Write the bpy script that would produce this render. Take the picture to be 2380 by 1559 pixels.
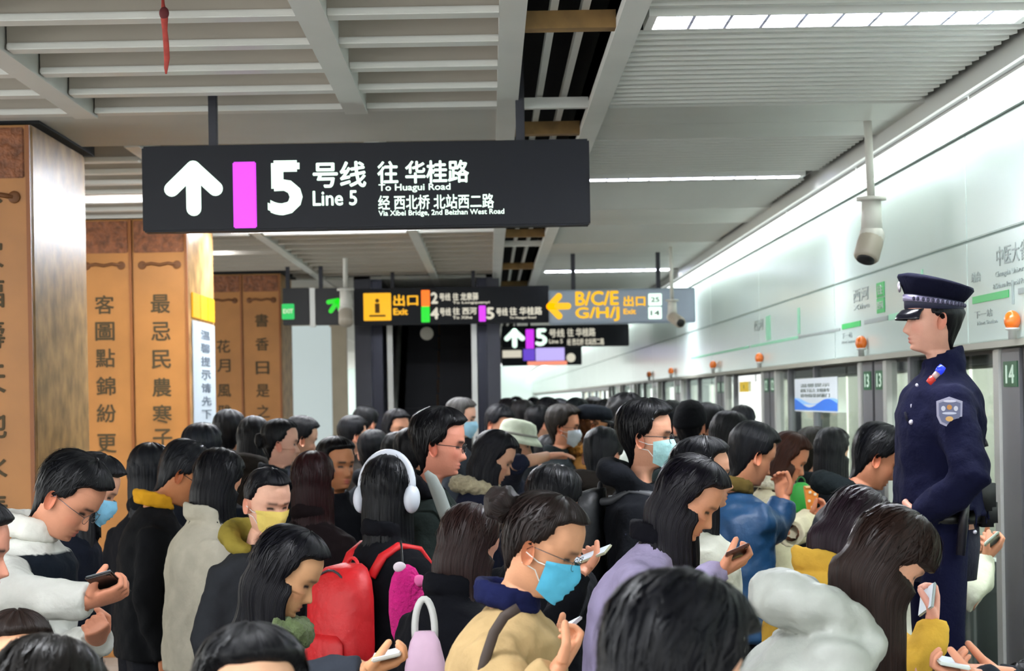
import bpy, bmesh, math, random
import numpy as np
from mathutils import Vector, Matrix, Euler
random.seed(7); RNG = np.random.default_rng(7)
S = bpy.context.scene
COL = S.collection
for o in list(bpy.data.objects): bpy.data.objects.remove(o)

# ------------------------------------------------------------------ camera
F = 5000.0                 # focal length in pixels of the 2380 px wide frame
CX, CY = 1138.0, 925.0     # vanishing point of the platform
ROLL = math.radians(1.0)
CH = 1.82                  # camera height
cam = bpy.data.cameras.new('camera'); camo = bpy.data.objects.new('camera', cam); COL.objects.link(camo)
cam.sensor_width = 36.0; cam.sensor_fit = 'HORIZONTAL'
cam.lens = F * 36.0 / 2380.0
cam.shift_x = (1190.0 - CX) / 2380.0
cam.shift_y = (CY - 779.5) / 2380.0
cam.clip_end = 400; cam.clip_start = 0.05
camo.matrix_world = Matrix.Translation((0, 0, CH)) @ Matrix.Rotation(math.radians(90), 4, 'X') @ Matrix.Rotation(-ROLL, 4, 'Z')
cam.dof.use_dof = True; cam.dof.focus_distance = 6.5; cam.dof.aperture_fstop = 7.5
S.camera = camo

# ------------------------------------------------------------------ world and exposure
w = bpy.data.worlds.new('world'); S.world = w; w.use_nodes = True
w.node_tree.nodes['Background'].inputs[0].default_value = (0.88, 0.90, 0.88, 1)
w.node_tree.nodes['Background'].inputs[1].default_value = 2.3
S.view_settings.view_transform = 'Standard'
try: S.view_settings.look = 'None'
except Exception: pass
S.view_settings.exposure = 0.72; S.view_settings.gamma = 1.0
S.view_settings.use_curve_mapping = False
LAMP = 60.0                # brightness of the recessed ceiling lamps
STRIP = 1.3                # front diffuser of the lamp strip along the platform edge
TUBE = 21.0                # its tubes, shining down on the header

def W(px, py, s):
    """pixel and scale (pixels per metre at that depth) -> world point"""
    u, v = px - CX, CY - py
    c, n = math.cos(ROLL), math.sin(ROLL)
    u, v = u * c + v * n, -u * n + v * c
    return Vector((u / s, F / s, CH + v / s))
def PX(px, py, Y): return W(px, py, F / Y)

# ------------------------------------------------------------------ materials
def hexc(h):
    h = h.lstrip('#'); c = [int(h[i:i+2], 16) / 255 for i in (0, 2, 4)]
    return tuple(x / 12.92 if x <= .04045 else ((x + .055) / 1.055) ** 2.4 for x in c)
MATS = {}
def new_mat(name):
    m = bpy.data.materials.new(name); m.use_nodes = True
    return m, m.node_tree, m.node_tree.nodes['Principled BSDF']
def mat(name, col, rough=.6, metal=0., spec=.5, noise=0., nscale=8., bump=0., bscale=40., emit=0., coat=0.):
    if name in MATS: return MATS[name]
    if isinstance(col, str): col = hexc(col)
    m, nt, b = new_mat(name)
    b.inputs['Base Color'].default_value = (*col, 1)
    b.inputs['Roughness'].default_value = rough
    b.inputs['Metallic'].default_value = metal
    b.inputs['Specular IOR Level'].default_value = spec
    b.inputs['Coat Weight'].default_value = coat
    b.inputs['Coat Roughness'].default_value = .08
    if emit:
        b.inputs['Emission Color'].default_value = (*col, 1); b.inputs['Emission Strength'].default_value = emit
    tc = nt.nodes.new('ShaderNodeTexCoord')
    if noise:
        n = nt.nodes.new('ShaderNodeTexNoise'); n.inputs['Scale'].default_value = nscale; n.inputs['Detail'].default_value = 5
        r = nt.nodes.new('ShaderNodeMixRGB'); r.blend_type = 'MULTIPLY'; r.inputs[0].default_value = 1
        mr = nt.nodes.new('ShaderNodeMapRange'); mr.inputs[1].default_value = .3; mr.inputs[2].default_value = .7
        mr.inputs[3].default_value = 1 - noise; mr.inputs[4].default_value = 1 + noise * .4
        r.inputs[1].default_value = (*col, 1)
        nt.links.new(tc.outputs['Object'], n.inputs['Vector']); nt.links.new(n.outputs['Fac'], mr.inputs[0])
        nt.links.new(mr.outputs[0], r.inputs[2]); nt.links.new(r.outputs[0], b.inputs['Base Color'])
    if bump:
        n2 = nt.nodes.new('ShaderNodeTexNoise'); n2.inputs['Scale'].default_value = bscale; n2.inputs['Detail'].default_value = 4
        bp = nt.nodes.new('ShaderNodeBump'); bp.inputs['Strength'].default_value = bump; bp.inputs['Distance'].default_value = .02
        nt.links.new(tc.outputs['Object'], n2.inputs['Vector']); nt.links.new(n2.outputs['Fac'], bp.inputs['Height'])
        nt.links.new(bp.outputs[0], b.inputs['Normal'])
    MATS[name] = m
    return m
def emat(name, col, strength):
    if name in MATS: return MATS[name]
    if isinstance(col, str): col = hexc(col)
    m, nt, b = new_mat(name)
    b.inputs['Base Color'].default_value = (*[x * .6 for x in col], 1)
    b.inputs['Emission Color'].default_value = (*col, 1); b.inputs['Emission Strength'].default_value = strength
    b.inputs['Roughness'].default_value = .4
    MATS[name] = m
    return m
def attr_mat(name, rough, bump, bscale, spec=.4, sheen=0., noise=.08, nscale=14):
    """colour comes from the colour attribute 'tint' of the mesh"""
    m, nt, b = new_mat(name)
    a = nt.nodes.new('ShaderNodeAttribute'); a.attribute_name = 'tint'
    tc = nt.nodes.new('ShaderNodeTexCoord')
    n = nt.nodes.new('ShaderNodeTexNoise'); n.inputs['Scale'].default_value = nscale; n.inputs['Detail'].default_value = 4
    mr = nt.nodes.new('ShaderNodeMapRange'); mr.inputs[1].default_value = .3; mr.inputs[2].default_value = .7
    mr.inputs[3].default_value = 1 - noise; mr.inputs[4].default_value = 1 + noise
    mx = nt.nodes.new('ShaderNodeMixRGB'); mx.blend_type = 'MULTIPLY'; mx.inputs[0].default_value = 1
    nt.links.new(tc.outputs['Object'], n.inputs['Vector']); nt.links.new(n.outputs['Fac'], mr.inputs[0])
    nt.links.new(a.outputs['Color'], mx.inputs[1]); nt.links.new(mr.outputs[0], mx.inputs[2])
    nt.links.new(mx.outputs[0], b.inputs['Base Color'])
    b.inputs['Roughness'].default_value = rough; b.inputs['Specular IOR Level'].default_value = spec
    b.inputs['Sheen Weight'].default_value = sheen
    if bump:
        n2 = nt.nodes.new('ShaderNodeTexNoise'); n2.inputs['Scale'].default_value = bscale; n2.inputs['Detail'].default_value = 5
        bp = nt.nodes.new('ShaderNodeBump'); bp.inputs['Strength'].default_value = bump; bp.inputs['Distance'].default_value = .02
        nt.links.new(tc.outputs['Object'], n2.inputs['Vector']); nt.links.new(n2.outputs['Fac'], bp.inputs['Height'])
        nt.links.new(bp.outputs[0], b.inputs['Normal'])
    return m
M_SKIN = attr_mat('skin', .52, .08, 160, spec=.35, noise=.05, nscale=25)
M_CLOTH = attr_mat('cloth', .9, .55, 15, spec=.12, sheen=.0, noise=.10)
M_FLUFF = attr_mat('fluffy cloth', .95, .6, 90, spec=.1, sheen=.1, noise=.22, nscale=45)
M_NYLON = attr_mat('nylon', .5, .6, 11, spec=.45, noise=.08)
def hair_mat():
    m, nt, b = new_mat('hair')
    a = nt.nodes.new('ShaderNodeAttribute'); a.attribute_name = 'tint'
    uv = nt.nodes.new('ShaderNodeUVMap'); uv.uv_map = 'UVMap'
    mp = nt.nodes.new('ShaderNodeMapping'); mp.inputs['Scale'].default_value = (240, 2.5, 1)
    n = nt.nodes.new('ShaderNodeTexNoise'); n.inputs['Scale'].default_value = 1; n.inputs['Detail'].default_value = 4
    mr = nt.nodes.new('ShaderNodeMapRange'); mr.inputs[1].default_value = .3; mr.inputs[2].default_value = .75
    mr.inputs[3].default_value = .35; mr.inputs[4].default_value = 1.35
    mx = nt.nodes.new('ShaderNodeMixRGB'); mx.blend_type = 'MULTIPLY'; mx.inputs[0].default_value = 1
    bp = nt.nodes.new('ShaderNodeBump'); bp.inputs['Strength'].default_value = .7; bp.inputs['Distance'].default_value = .006
    L = nt.links.new
    L(uv.outputs[0], mp.inputs[0]); L(mp.outputs[0], n.inputs['Vector']); L(n.outputs['Fac'], mr.inputs[0])
    L(a.outputs['Color'], mx.inputs[1]); L(mr.outputs[0], mx.inputs[2]); L(mx.outputs[0], b.inputs['Base Color'])
    L(n.outputs['Fac'], bp.inputs['Height']); L(bp.outputs[0], b.inputs['Normal'])
    b.inputs['Roughness'].default_value = .38; b.inputs['Specular IOR Level'].default_value = .17
    return m
M_HAIR = hair_mat()
def glass_mat():
    m = bpy.data.materials.new('pane glass'); m.use_nodes = True; nt = m.node_tree
    for n in list(nt.nodes): nt.nodes.remove(n)
    o = nt.nodes.new('ShaderNodeOutputMaterial'); t = nt.nodes.new('ShaderNodeBsdfTransparent'); g = nt.nodes.new('ShaderNodeBsdfGlossy')
    t.inputs[0].default_value = (.80, .84, .82, 1); g.inputs['Roughness'].default_value = .03
    lw = nt.nodes.new('ShaderNodeLayerWeight'); fr = nt.nodes.new('ShaderNodeMapRange'); fr.inputs[1].default_value = .55; fr.inputs[2].default_value = 1.0; fr.inputs[3].default_value = .04; fr.inputs[4].default_value = .5
    nt.links.new(lw.outputs['Facing'], fr.inputs[0])
    mx = nt.nodes.new('ShaderNodeMixShader')
    nt.links.new(fr.outputs[0], mx.inputs[0]); nt.links.new(t.outputs[0], mx.inputs[1]); nt.links.new(g.outputs[0], mx.inputs[2])
    nt.links.new(mx.outputs[0], o.inputs[0])
    return m
M_GLASS = glass_mat()

# ------------------------------------------------------------------ mesh helpers
class MB:
    def __init__(s): s.v = []; s.f = []
    def add(s, v, f):
        n = len(s.v); s.v += [tuple(map(float, p)) for p in v]; s.f += [tuple(i + n for i in q) for q in f]; return s
    def box(s, x0, x1, y0, y1, z0, z1):
        return s.add([(x0,y0,z0),(x1,y0,z0),(x1,y1,z0),(x0,y1,z0),(x0,y0,z1),(x1,y0,z1),(x1,y1,z1),(x0,y1,z1)],
              [(0,3,2,1),(4,5,6,7),(0,1,5,4),(1,2,6,5),(2,3,7,6),(3,0,4,7)])
    def bbox(s, x0, x1, y0, y1, z0, z1, b=.01):
        """box with chamfered edges"""
        bm = bmesh.new(); bmesh.ops.create_cube(bm, size=1)
        bmesh.ops.transform(bm, matrix=Matrix.Translation(((x0+x1)/2,(y0+y1)/2,(z0+z1)/2)) @ Matrix.Diagonal((x1-x0,y1-y0,z1-z0,1)), verts=bm.verts)
        bmesh.ops.bevel(bm, geom=list(bm.edges), offset=b, segments=2, affect='EDGES')
        bm.verts.index_update(); s.add([v.co for v in bm.verts], [[v.index for v in f.verts] for f in bm.faces]); bm.free(); return s
    def tube(s, pts, rad, n=10, flat=None):
        pts = [Vector(p) for p in pts]; k = len(pts)
        if not hasattr(rad, '__len__'): rad = [rad] * k
        up = Vector((0, 0, 1)); V = []; prev = None
        for i, p in enumerate(pts):
            t = (pts[min(i+1, k-1)] - pts[max(i-1, 0)]).normalized()
            a = prev if prev is not None else (up if abs(t.z) < .9 else Vector((1, 0, 0)))
            a = (a - t * a.dot(t)).normalized(); b = t.cross(a); prev = a
            fl = flat or 1
            for j in range(n):
                an = 2 * math.pi * j / n
                V.append(p + (a * math.cos(an) + b * math.sin(an) * fl) * rad[i])
        Fc = [(i*n+j, i*n+(j+1) % n, (i+1)*n+(j+1) % n, (i+1)*n+j) for i in range(k-1) for j in range(n)]
        Fc.append(tuple(range(n))[::-1]); Fc.append(tuple((k-1)*n+j for j in range(n)))
        return s.add(V, Fc)
    def lathe(s, prof, n=20, mtx=None):
        V = []; k = len(prof)
        for r, z in prof:
            for j in range(n):
                a = 2 * math.pi * j / n; V.append(Vector((r * math.cos(a), r * math.sin(a), z)))
        if mtx is not None: V = [mtx @ p for p in V]
        Fc = [(i*n+j, i*n+(j+1) % n, (i+1)*n+(j+1) % n, (i+1)*n+j) for i in range(k-1) for j in range(n)]
        Fc.append(tuple(range(n))[::-1]); Fc.append(tuple((k-1)*n+j for j in range(n)))
        return s.add(V, Fc)
    def ell(s, c, r, nu=16, nv=10, mtx=None):
        V = []; c = Vector(c)
        for i in range(nv + 1):
            th = math.pi * i / nv
            for j in range(nu):
                a = 2 * math.pi * j / nu
                p = Vector((r[0]*math.sin(th)*math.cos(a), r[1]*math.sin(th)*math.sin(a), r[2]*math.cos(th)))
                V.append((mtx @ p if mtx is not None else p) + c)
        return s.add(V, [(i*nu+j, (i+1)*nu+j, (i+1)*nu+(j+1) % nu, i*nu+(j+1) % nu) for i in range(nv) for j in range(nu)])
    def loft(s, rings):
        n = len(rings[0]); V = [p for r in rings for p in r]; k = len(rings)
        Fc = [(i*n+j, i*n+(j+1) % n, (i+1)*n+(j+1) % n, (i+1)*n+j) for i in range(k-1) for j in range(n)]
        Fc.append(tuple(range(n))[::-1]); Fc.append(tuple((k-1)*n+j for j in range(n)))
        return s.add(V, Fc)
    def prism(s, poly, to3, depth):
        """extruded flat outline; to3(a, b, d) maps outline coordinates and depth to space"""
        n = len(poly); V = [to3(a, b, 0) for a, b in poly] + [to3(a, b, depth) for a, b in poly]
        return s.add(V, [tuple(range(n)), tuple(range(2*n-1, n-1, -1))] + [(i, i+n, (i+1) % n + n, (i+1) % n) for i in range(n)])
    def mesh(s, name, smooth=False):
        me = bpy.data.meshes.new(name); me.from_pydata(s.v, [], s.f)
        if smooth: me.polygons.foreach_set('use_smooth', [True] * len(me.polygons))
        return me
    def build(s, name, m, parent=None, smooth=False, fix=True):
        me = s.mesh(name, smooth)
        if fix:
            bm = bmesh.new(); bm.from_mesh(me); bmesh.ops.recalc_face_normals(bm, faces=bm.faces); bm.to_mesh(me); bm.free()
        return link(name, me, m, parent)
def link(name, me, m, parent=None):
    o = bpy.data.objects.new(name, me); COL.objects.link(o)
    if m is not None: me.materials.clear(); me.materials.append(m)
    if parent is not None: o.parent = parent
    return o
def tag(o, label=None, cat=None, group=None, kind=None):
    if label: o['label'] = label
    if cat: o['category'] = cat
    if group: o['group'] = group
    if kind: o['kind'] = kind
    return o
def empty(name, loc=(0, 0, 0), rz=0, label=None, cat=None, group=None, kind=None):
    o = bpy.data.objects.new(name, None); COL.objects.link(o); o.location = loc; o.rotation_euler = (0, 0, rz)
    o.empty_display_size = .1
    return tag(o, label, cat, group, kind)
def set_tint(me, cols):
    a = me.color_attributes.new('tint', 'FLOAT_COLOR', 'POINT')
    c = np.ones((len(me.vertices), 4), np.float32); c[:, :3] = cols
    a.data.foreach_set('color', c.ravel())
def from_np(name, V, Fc, smooth=True, cols=None, uv=None):
    me = bpy.data.meshes.new(name); me.from_pydata(np.asarray(V, float).tolist(), [], Fc)
    if smooth: me.polygons.foreach_set('use_smooth', [True] * len(me.polygons))
    if cols is not None: set_tint(me, cols)
    if uv is not None:
        l = me.uv_layers.new(name='UVMap'); vi = np.zeros(len(me.loops), np.int32); me.loops.foreach_get('vertex_index', vi)
        l.data.foreach_set('uv', np.asarray(uv, np.float32)[vi].ravel())
    return me
_TEX = bpy.data.textures.new('folds', 'CLOUDS'); _TEX.noise_scale = .16; _TEX.noise_depth = 2
_TEX2 = bpy.data.textures.new('tufts', 'CLOUDS'); _TEX2.noise_scale = .025; _TEX2.noise_depth = 1
_TEX3 = bpy.data.textures.new('creases', 'CLOUDS'); _TEX3.noise_scale = .065; _TEX3.noise_depth = 1
def voxel(mb, size, smooth=3, disp=0., tex=None):
    """one continuous surface grown over overlapping shapes"""
    me = mb.mesh('tmp'); bm = bmesh.new(); bm.from_mesh(me); bmesh.ops.recalc_face_normals(bm, faces=bm.faces); bm.to_mesh(me); bm.free()
    o = bpy.data.objects.new('tmp', me); COL.objects.link(o)
    r = o.modifiers.new('r', 'REMESH'); r.mode = 'VOXEL'; r.voxel_size = size; r.use_smooth_shade = True
    if smooth:
        sm = o.modifiers.new('s', 'SMOOTH'); sm.factor = .5; sm.iterations = smooth
    if disp:
        if tex is None:
            d2 = o.modifiers.new('d2', 'DISPLACE'); d2.texture = _TEX3; d2.strength = disp * .75; d2.mid_level = .5; d2.texture_coords = 'GLOBAL'
        d = o.modifiers.new('d', 'DISPLACE'); d.texture = tex or _TEX; d.strength = disp; d.mid_level = .5; d.texture_coords = 'GLOBAL'
    dg = bpy.context.evaluated_depsgraph_get(); ev = o.evaluated_get(dg)
    out = bpy.data.meshes.new_from_object(ev); bpy.data.objects.remove(o); bpy.data.meshes.remove(me)
    out.polygons.foreach_set('use_smooth', [True] * len(out.polygons))
    return out
def vco(me):
    a = np.zeros(len(me.vertices) * 3, np.float32); me.vertices.foreach_get('co', a); return a.reshape(-1, 3)

def text_mesh(txt, size, bold=0., align='LEFT', spacing=1., depth=.002, vert=False):
    cu = bpy.data.curves.new('t', 'FONT'); cu.body = txt; cu.size = size; cu.offset = bold; cu.align_x = align
    cu.space_character = spacing; cu.extrude = depth / 2; cu.resolution_u = 3
    o = bpy.data.objects.new('t', cu); COL.objects.link(o)
    dg = bpy.context.evaluated_depsgraph_get(); dg.update()
    me = bpy.data.meshes.new_from_object(o.evaluated_get(dg)); bpy.data.objects.remove(o)
    return me
def fit_text(name, txt, m, parent, x0, x1, z0, z1, y, bold=0., face='front', depth=.002):
    """lettering that fills the rectangle x0..x1, z0..z1 (parent space) facing the viewer (-Y) or the platform (-X)"""
    me = text_mesh(txt, 1, 0., depth=.002)
    if len(me.vertices) == 0: return None
    if bold:                               # heavier strokes: shifted copies of the same outline
        c0 = vco(me); f0 = [tuple(q.vertices) for q in me.polygons]; n0 = len(c0); V = []; Fc = []
        for k, (dx, dy) in enumerate(((0, 0), (1, 0), (-1, 0), (0, 1), (0, -1))):
            V.append(c0 + np.array((dx * bold, dy * bold, 0), np.float32)); Fc += [tuple(i + k * n0 for i in q) for q in f0]
        kk = np.repeat(np.arange(5), n0) * .0003
        bpy.data.meshes.remove(me); me = bpy.data.meshes.new('lettering'); me.from_pydata(np.concatenate(V).tolist(), [], Fc)
    else: kk = 0
    c = vco(me)
    a0, b0 = c.min(0), c.max(0)
    n = np.zeros_like(c); fx = (c[:, 0]-a0[0])/max(b0[0]-a0[0], 1e-6); fz = (c[:, 1]-a0[1])/max(b0[1]-a0[1], 1e-6)
    d = np.where(c[:, 2] > 0, depth, 0) + kk
    if face == 'front':
        n[:, 0] = x0+(x1-x0)*fx; n[:, 2] = z0+(z1-z0)*fz; n[:, 1] = y-d
    else:                                  # on a wall along Y, read from the platform: x0, x1 are Y values (reading direction x0 -> x1)
        n[:, 1] = x0+(x1-x0)*fx; n[:, 2] = z0+(z1-z0)*fz; n[:, 0] = y-d if face == 'left' else y+d
    me.vertices.foreach_set('co', n.astype(np.float32).ravel()); me.update()
    return link(name, me, m, parent)
# ================================================================== the station
CZ = CH + 1.35             # ceiling height
XW = 2.19                  # face of the platform edge header
WHITE = mat('painted metal white', '#dcdcd7', .45, noise=.06, nscale=2)
CEIL = mat('ceiling panel grey', '#c6c6c0', .5, noise=.08, nscale=1.5)
CEILL = mat('ceiling blade grey', '#aea69a', .55, noise=.08, nscale=1.5)
DARKV = mat('ceiling void', '#0b0c10', .9)
WOOD = mat('bare timber', '#8a6a3c', .7, noise=.35, nscale=9)
STEEL = mat('brushed steel', '#74757a', .42, metal=.35, noise=.08, nscale=3)
STEELD = mat('dark steel', '#3a3b42', .35, metal=.6, noise=.1, nscale=3)
ALU = mat('pale aluminium', '#c8cac6', .35, metal=.3)
BLACK = mat('black plastic', '#0c0d11', .45)
SIGNBLK = mat('sign charcoal', '#0b0f18', .45, noise=.05, spec=.25)
HEADER = mat('header enamel', '#cfe0db', .22, spec=.5, noise=.02, nscale=.7)
FLOOR = mat('granite floor', '#8f8c86', .3, noise=.3, nscale=60)
BEIGE = mat('beige stone', '#b9ab93', .35, noise=.15, nscale=3)

# --- floor
fl = empty('floor', (0, 0, 0), kind='structure')
sl = MB().box(-.595, .595, -.595, .595, -.05, 0).mesh('floor_tile')
sl.materials.append(FLOOR)
MB().box(-8, 5.5, -6, 120, -.2, -.03).build('floor_bed', mat('floor joint', '#55534f', .8), fl)
for i in range(-6, 4):
    for j in range(-2, 27):
        t = bpy.data.objects.new('floor_tile', sl); COL.objects.link(t); t.parent = fl; t.location = (i * 1.2 - .1, j * 1.2, 0)
MB().box(-8, 5.5, 31.5, 120, -.05, 0).build('floor_slab', FLOOR, fl)

# --- ceiling
ce = empty('ceiling', (0, 0, CZ), kind='structure')
def cbox(name, m, x0, x1, y0, y1, z0, z1): return MB().box(x0, x1, y0, y1, z0, z1).build(name, m, ce)
cbox('ceiling_backing', CEIL, -8, .15, -1, 120, .28, .3)
cbox('void_backing', DARKV, .12, .52, -6, 120, .5, .55)
cbox('void_side', DARKV, .13, .15, -6, 120, .03, .5); cbox('void_side', DARKV, .485, .505, -6, 120, .03, .5)
cbox('slot_edge', WHITE, .057, .152, -6, 60, -.012, .16); cbox('slot_edge', WHITE, .485, .575, -6, 60, -.012, .16)
for x in (.245, .36): cbox('slot_bar', WHITE, x, x + .028, -6, 60, .06, .10)
for y in (7.85, 11.0, 15.2, 18.0, 22.5, 26): cbox('timber_batten', WOOD, .15, .487, y, y + .09, -.005, .06)
for y in (10.05, 11.7, 14.1, 16.6, 19.2): cbox('slot_crosspiece', WHITE, .15, .487, y, y + .05, .0, .05)
BAYS = [(-4.35, -3.16), (-3.04, -1.91), (-1.79, -.645), (-.545, .06)]
for x in (-5.6, -4.41, -3.10, -1.85, -.595):
    cbox('ceiling_beam', WHITE, x - .052, x + .052, -6, 10.0, -.02, .28)
    cbox('ceiling_beam', WHITE, x - .04, x + .04, 11.25, 60, -.005, .28)
bl = {}
for k, (x0, x1) in enumerate(BAYS):
    bl[k] = MB().box(x0, x1, 0, .085, 0, .28).mesh('ceiling_blade'); bl[k].materials.append(CEILL)
ys = [9.88 - .6 * i for i in range(14)] + [11.85 + .6 * i for i in range(20)]
for y in ys:
    for k in bl:
        t = bpy.data.objects.new('ceiling_blade', bl[k]); COL.objects.link(t); t.parent = ce; t.location = (0, y, 0)
lipm = {}
for k, (x0, x1) in enumerate(BAYS):
    lipm[k] = MB().bbox(x0, x1, -.012, .097, -.012, .014, .004).mesh('blade_lip'); lipm[k].materials.append(WHITE)
for y in ys[:8] + ys[14:24]:
    for k in lipm:
        t = bpy.data.objects.new('blade_lip', lipm[k]); COL.objects.link(t); t.parent = ce; t.location = (0, y, 0)
cbox('flat_panel', CEIL, -8, .058, 9.97, 11.24, 0, .03)
cbox('flat_panel', CEIL, -8, .058, 24, 60, 0, .03)
# right bay: slats across, plain panels and recessed lamps
XR0, XR1 = .575, 2.07
slm = MB().box(XR0, XR1 - .05, -.052, .052, 0, .014).mesh('ceiling_slat'); slm.materials.append(CEIL)
cbox('slat_backing', mat('slat gap', '#2a2b2a', .8), XR0, 2.085, -6, 60, .06, .08)
LY = [2.2, 7.78, 13.4, 23.1, 33, 43]
regions = [(-5.5, 7.55), (8.0, 10.07), (11.36, 13.2), (13.65, 15.6), (17.0, 19.0)]
for a, b in regions:
    y = a + .06
    while y < b:
        t = bpy.data.objects.new('ceiling_slat', slm); COL.objects.link(t); t.parent = ce; t.location = (0, y, 0); t.rotation_euler = (.09, 0, 0); y += .128
for a, b in ((10.09, 10.72), (10.73, 11.34), (15.62, 16.98), (19.02, 22.85), (23.35, 60)):
    cbox('flat_panel', CEIL, XR0, XR1, a, b, 0, .03)
LAMPM = emat('lamp white', (.92, .95, 1.0), LAMP)
LOUV = mat('lamp louvre', '#cfd2ee', .3, metal=.2)
def lamp(y, x0=.62, x1=1.95, wd=.2, z=CZ, lab=''):
    o = empty('ceiling_lamp', (0, y, z), label=lab, cat='lamp', group='recessed louvre lamps across the ceiling')
    MB().box(x0, x1, -wd/2, wd/2, .022, .04).build('diffuser', LAMPM, o)
    MB().box(x0 - .03, x1 + .03, -wd/2 - .02, -wd/2, -.006, .115).build('lamp_rim', WHITE, o)
    MB().box(x0 - .03, x1 + .03, wd/2, wd/2 + .02, -.006, .115).build('lamp_rim', WHITE, o)
    MB().box(x0 - .03, x0, -wd/2, wd/2, -.006, .115).build('lamp_end', WHITE, o)
    MB().box(x1, x1 + .03, -wd/2, wd/2, -.006, .115).build('lamp_end', WHITE, o)
    MB().box(x0, x1, -.005, .005, -.006, .02).build('louvre_spine', LOUV, o)
    n = 10
    for i in range(1, n):
        x = x0 + (x1 - x0) * i / n
        MB().box(x - .006, x + .006, -wd/2, wd/2, -.006, .02).build('louvre_fin', LOUV, o)
    return o
lamp(LY[1], lab='nearest louvred lamp in the slatted ceiling at the top right', wd=.26)
lamp(LY[2], lab='louvred ceiling lamp level with the top of the pillar beside the black sign', wd=.12)
lamp(LY[3], lab='bright far ceiling lamp just above the grey exit sign', wd=.3)
for y, q in ((LY[0], 'above the viewer'), (LY[4], 'far down the platform'), (LY[5], 'farthest down the platform')): lamp(y, lab='recessed louvred lamp ' + q, wd=.2)
def lamp_left(y, x0, x1, lab, z=CZ, wd=.16, g='recessed lamps of the far side ceiling'):
    o = empty('ceiling_lamp', (0, y, z), label=lab, cat='lamp', group=g)
    MB().bbox(x0, x1, -wd/2, wd/2, -.03, -.005, .012).build('diffuser', LAMPM, o)
    MB().box(x0 - .02, x1 + .02, -wd/2 - .02, wd/2 + .02, -.006, .004).build('lamp_rim', WHITE, o)
    return o
p0, p1 = PX(193, 440, 13.9), PX(312, 440, 13.9)
lamp_left(13.9, p0.x, p1.x, 'small glowing lamp in the ceiling between the first two amber pillars', z=p0.z + .03)
for y in (1.2, 4.2): 
    for x, q in ((-5.4, 'far left'), (-3.9, 'left'), (-1.5, 'middle')): lamp_left(y, x, x + 1.1, ('front ' if y < 2 else 'back ') + q + ' added fill lamp of the near ceiling beyond the picture', wd=.2)  # unseen fill lamps, added to brighten the hall
for i, (y, x) in enumerate(((12.6, -1.6), (14.6, -1.6), (16.6, -2.0), (14.6, -.45))): lamp_left(y, x, x + ((.85, .85, 1.5, .4)[i]), ['nearest', 'second', 'last and longest', 'short'][i] + ' added fill lamp hidden behind the large black sign', z=CZ, wd=.24)  # added lamps, out of sight behind the sign, to lift the dark left side
p = PX(508, 573, 19.5)
o = empty('downlight', p, label='round downlight in the ceiling above the second amber pillar', cat='lamp')
MB().lathe([(.07, 0), (.07, .03), (.09, .03), (.09, .045)], 20).build('lamp_ring', WHITE, o, True)
MB().lathe([(.062, -.004), (.062, .004)], 20).build('diffuser', LAMPM, o)
p = PX(1187, 245, 9.9)
o = empty('downlight', p, label='small glint lamp at the slot edge above the black sign hanger', cat='lamp')
MB().bbox(-.028, .03, -.02, .02, -.006, .006, .004).build('diffuser', LAMPM, o); MB().box(-.035, .036, -.027, .027, .006, .014).build('lamp_rim', WHITE, o)

# --- platform edge: lamp strip, header and screen doors
wr = empty('wall_right', (XW, 0, 0), kind='structure')
def rbox(name, m, x0, x1, y0, y1, z0, z1, par=None): return MB().box(x0, x1, y0, y1, z0, z1).build(name, m, par or wr)
zt = lambda r: CH + r * XW       # height from the slope of an edge on the header face
rbox('ceiling_edge_trim', ALU, 2.065 - XW, 2.085 - XW, -6, 110, CH + 1.277, CZ + .05)
rbox('strip_soffit', mat('soffit grey', '#8d9090', .5), 2.085 - XW, .02, -6, 110, CH + 1.277, CH + 1.29)
STRIPM = emat('strip lamp white', (.93, 1.0, .97), STRIP); TUBEM = emat('strip tube white', (.93, 1.0, .97), TUBE)
for i in range(40):
    y0 = -5 + i * 2.88
    t = MB().box(-.075, -.070, y0, y0 + 2.86, zt(.549) - .02, CH + 1.265).build('strip_lamp', STRIPM, wr)
    MB().box(-.066, -.030, y0 + .02, y0 + 2.84, CH + 1.215, CH + 1.245).build('strip_tube', TUBEM, wr)
    MB().box(-.078, 0, y0, y0 + 2.86, CH + 1.265, CH + 1.277).build('strip_tray', ALU, wr)
rbox('header_rail', mat('rail grey', '#8b9390', .4), -.02, .05, -6, 110, zt(.531), zt(.545))  # darker grey rail along the top of the header
seam = zt(.308); hb = zt(.082)
pl, pu = 3.78, 3.78
pm_u = MB().bbox(0, .03, .006, pu - .006, seam + .006, zt(.53), .004).mesh('header_panel'); pm_u.materials.append(HEADER)
pm_l = MB().bbox(0, .03, .006, pl - .006, hb + .03, seam - .006, .004).mesh('header_panel'); pm_l.materials.append(HEADER)
for i in range(-3, 28):
    for pm in (pm_u, pm_l):
        t = bpy.data.objects.new('header_panel', pm); COL.objects.link(t); t.parent = wr; t.location = (0, 9.82 + i * pl, 0)
rbox('header_core', mat('header joint', '#8fa09a', .7), .015, .3, -6, 110, hb + .03, zt(.53))
rbox('header_sill', mat('sill stone', '#9a9a8e', .5), -.012, .3, -6, 110, hb, hb + .028)
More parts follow.
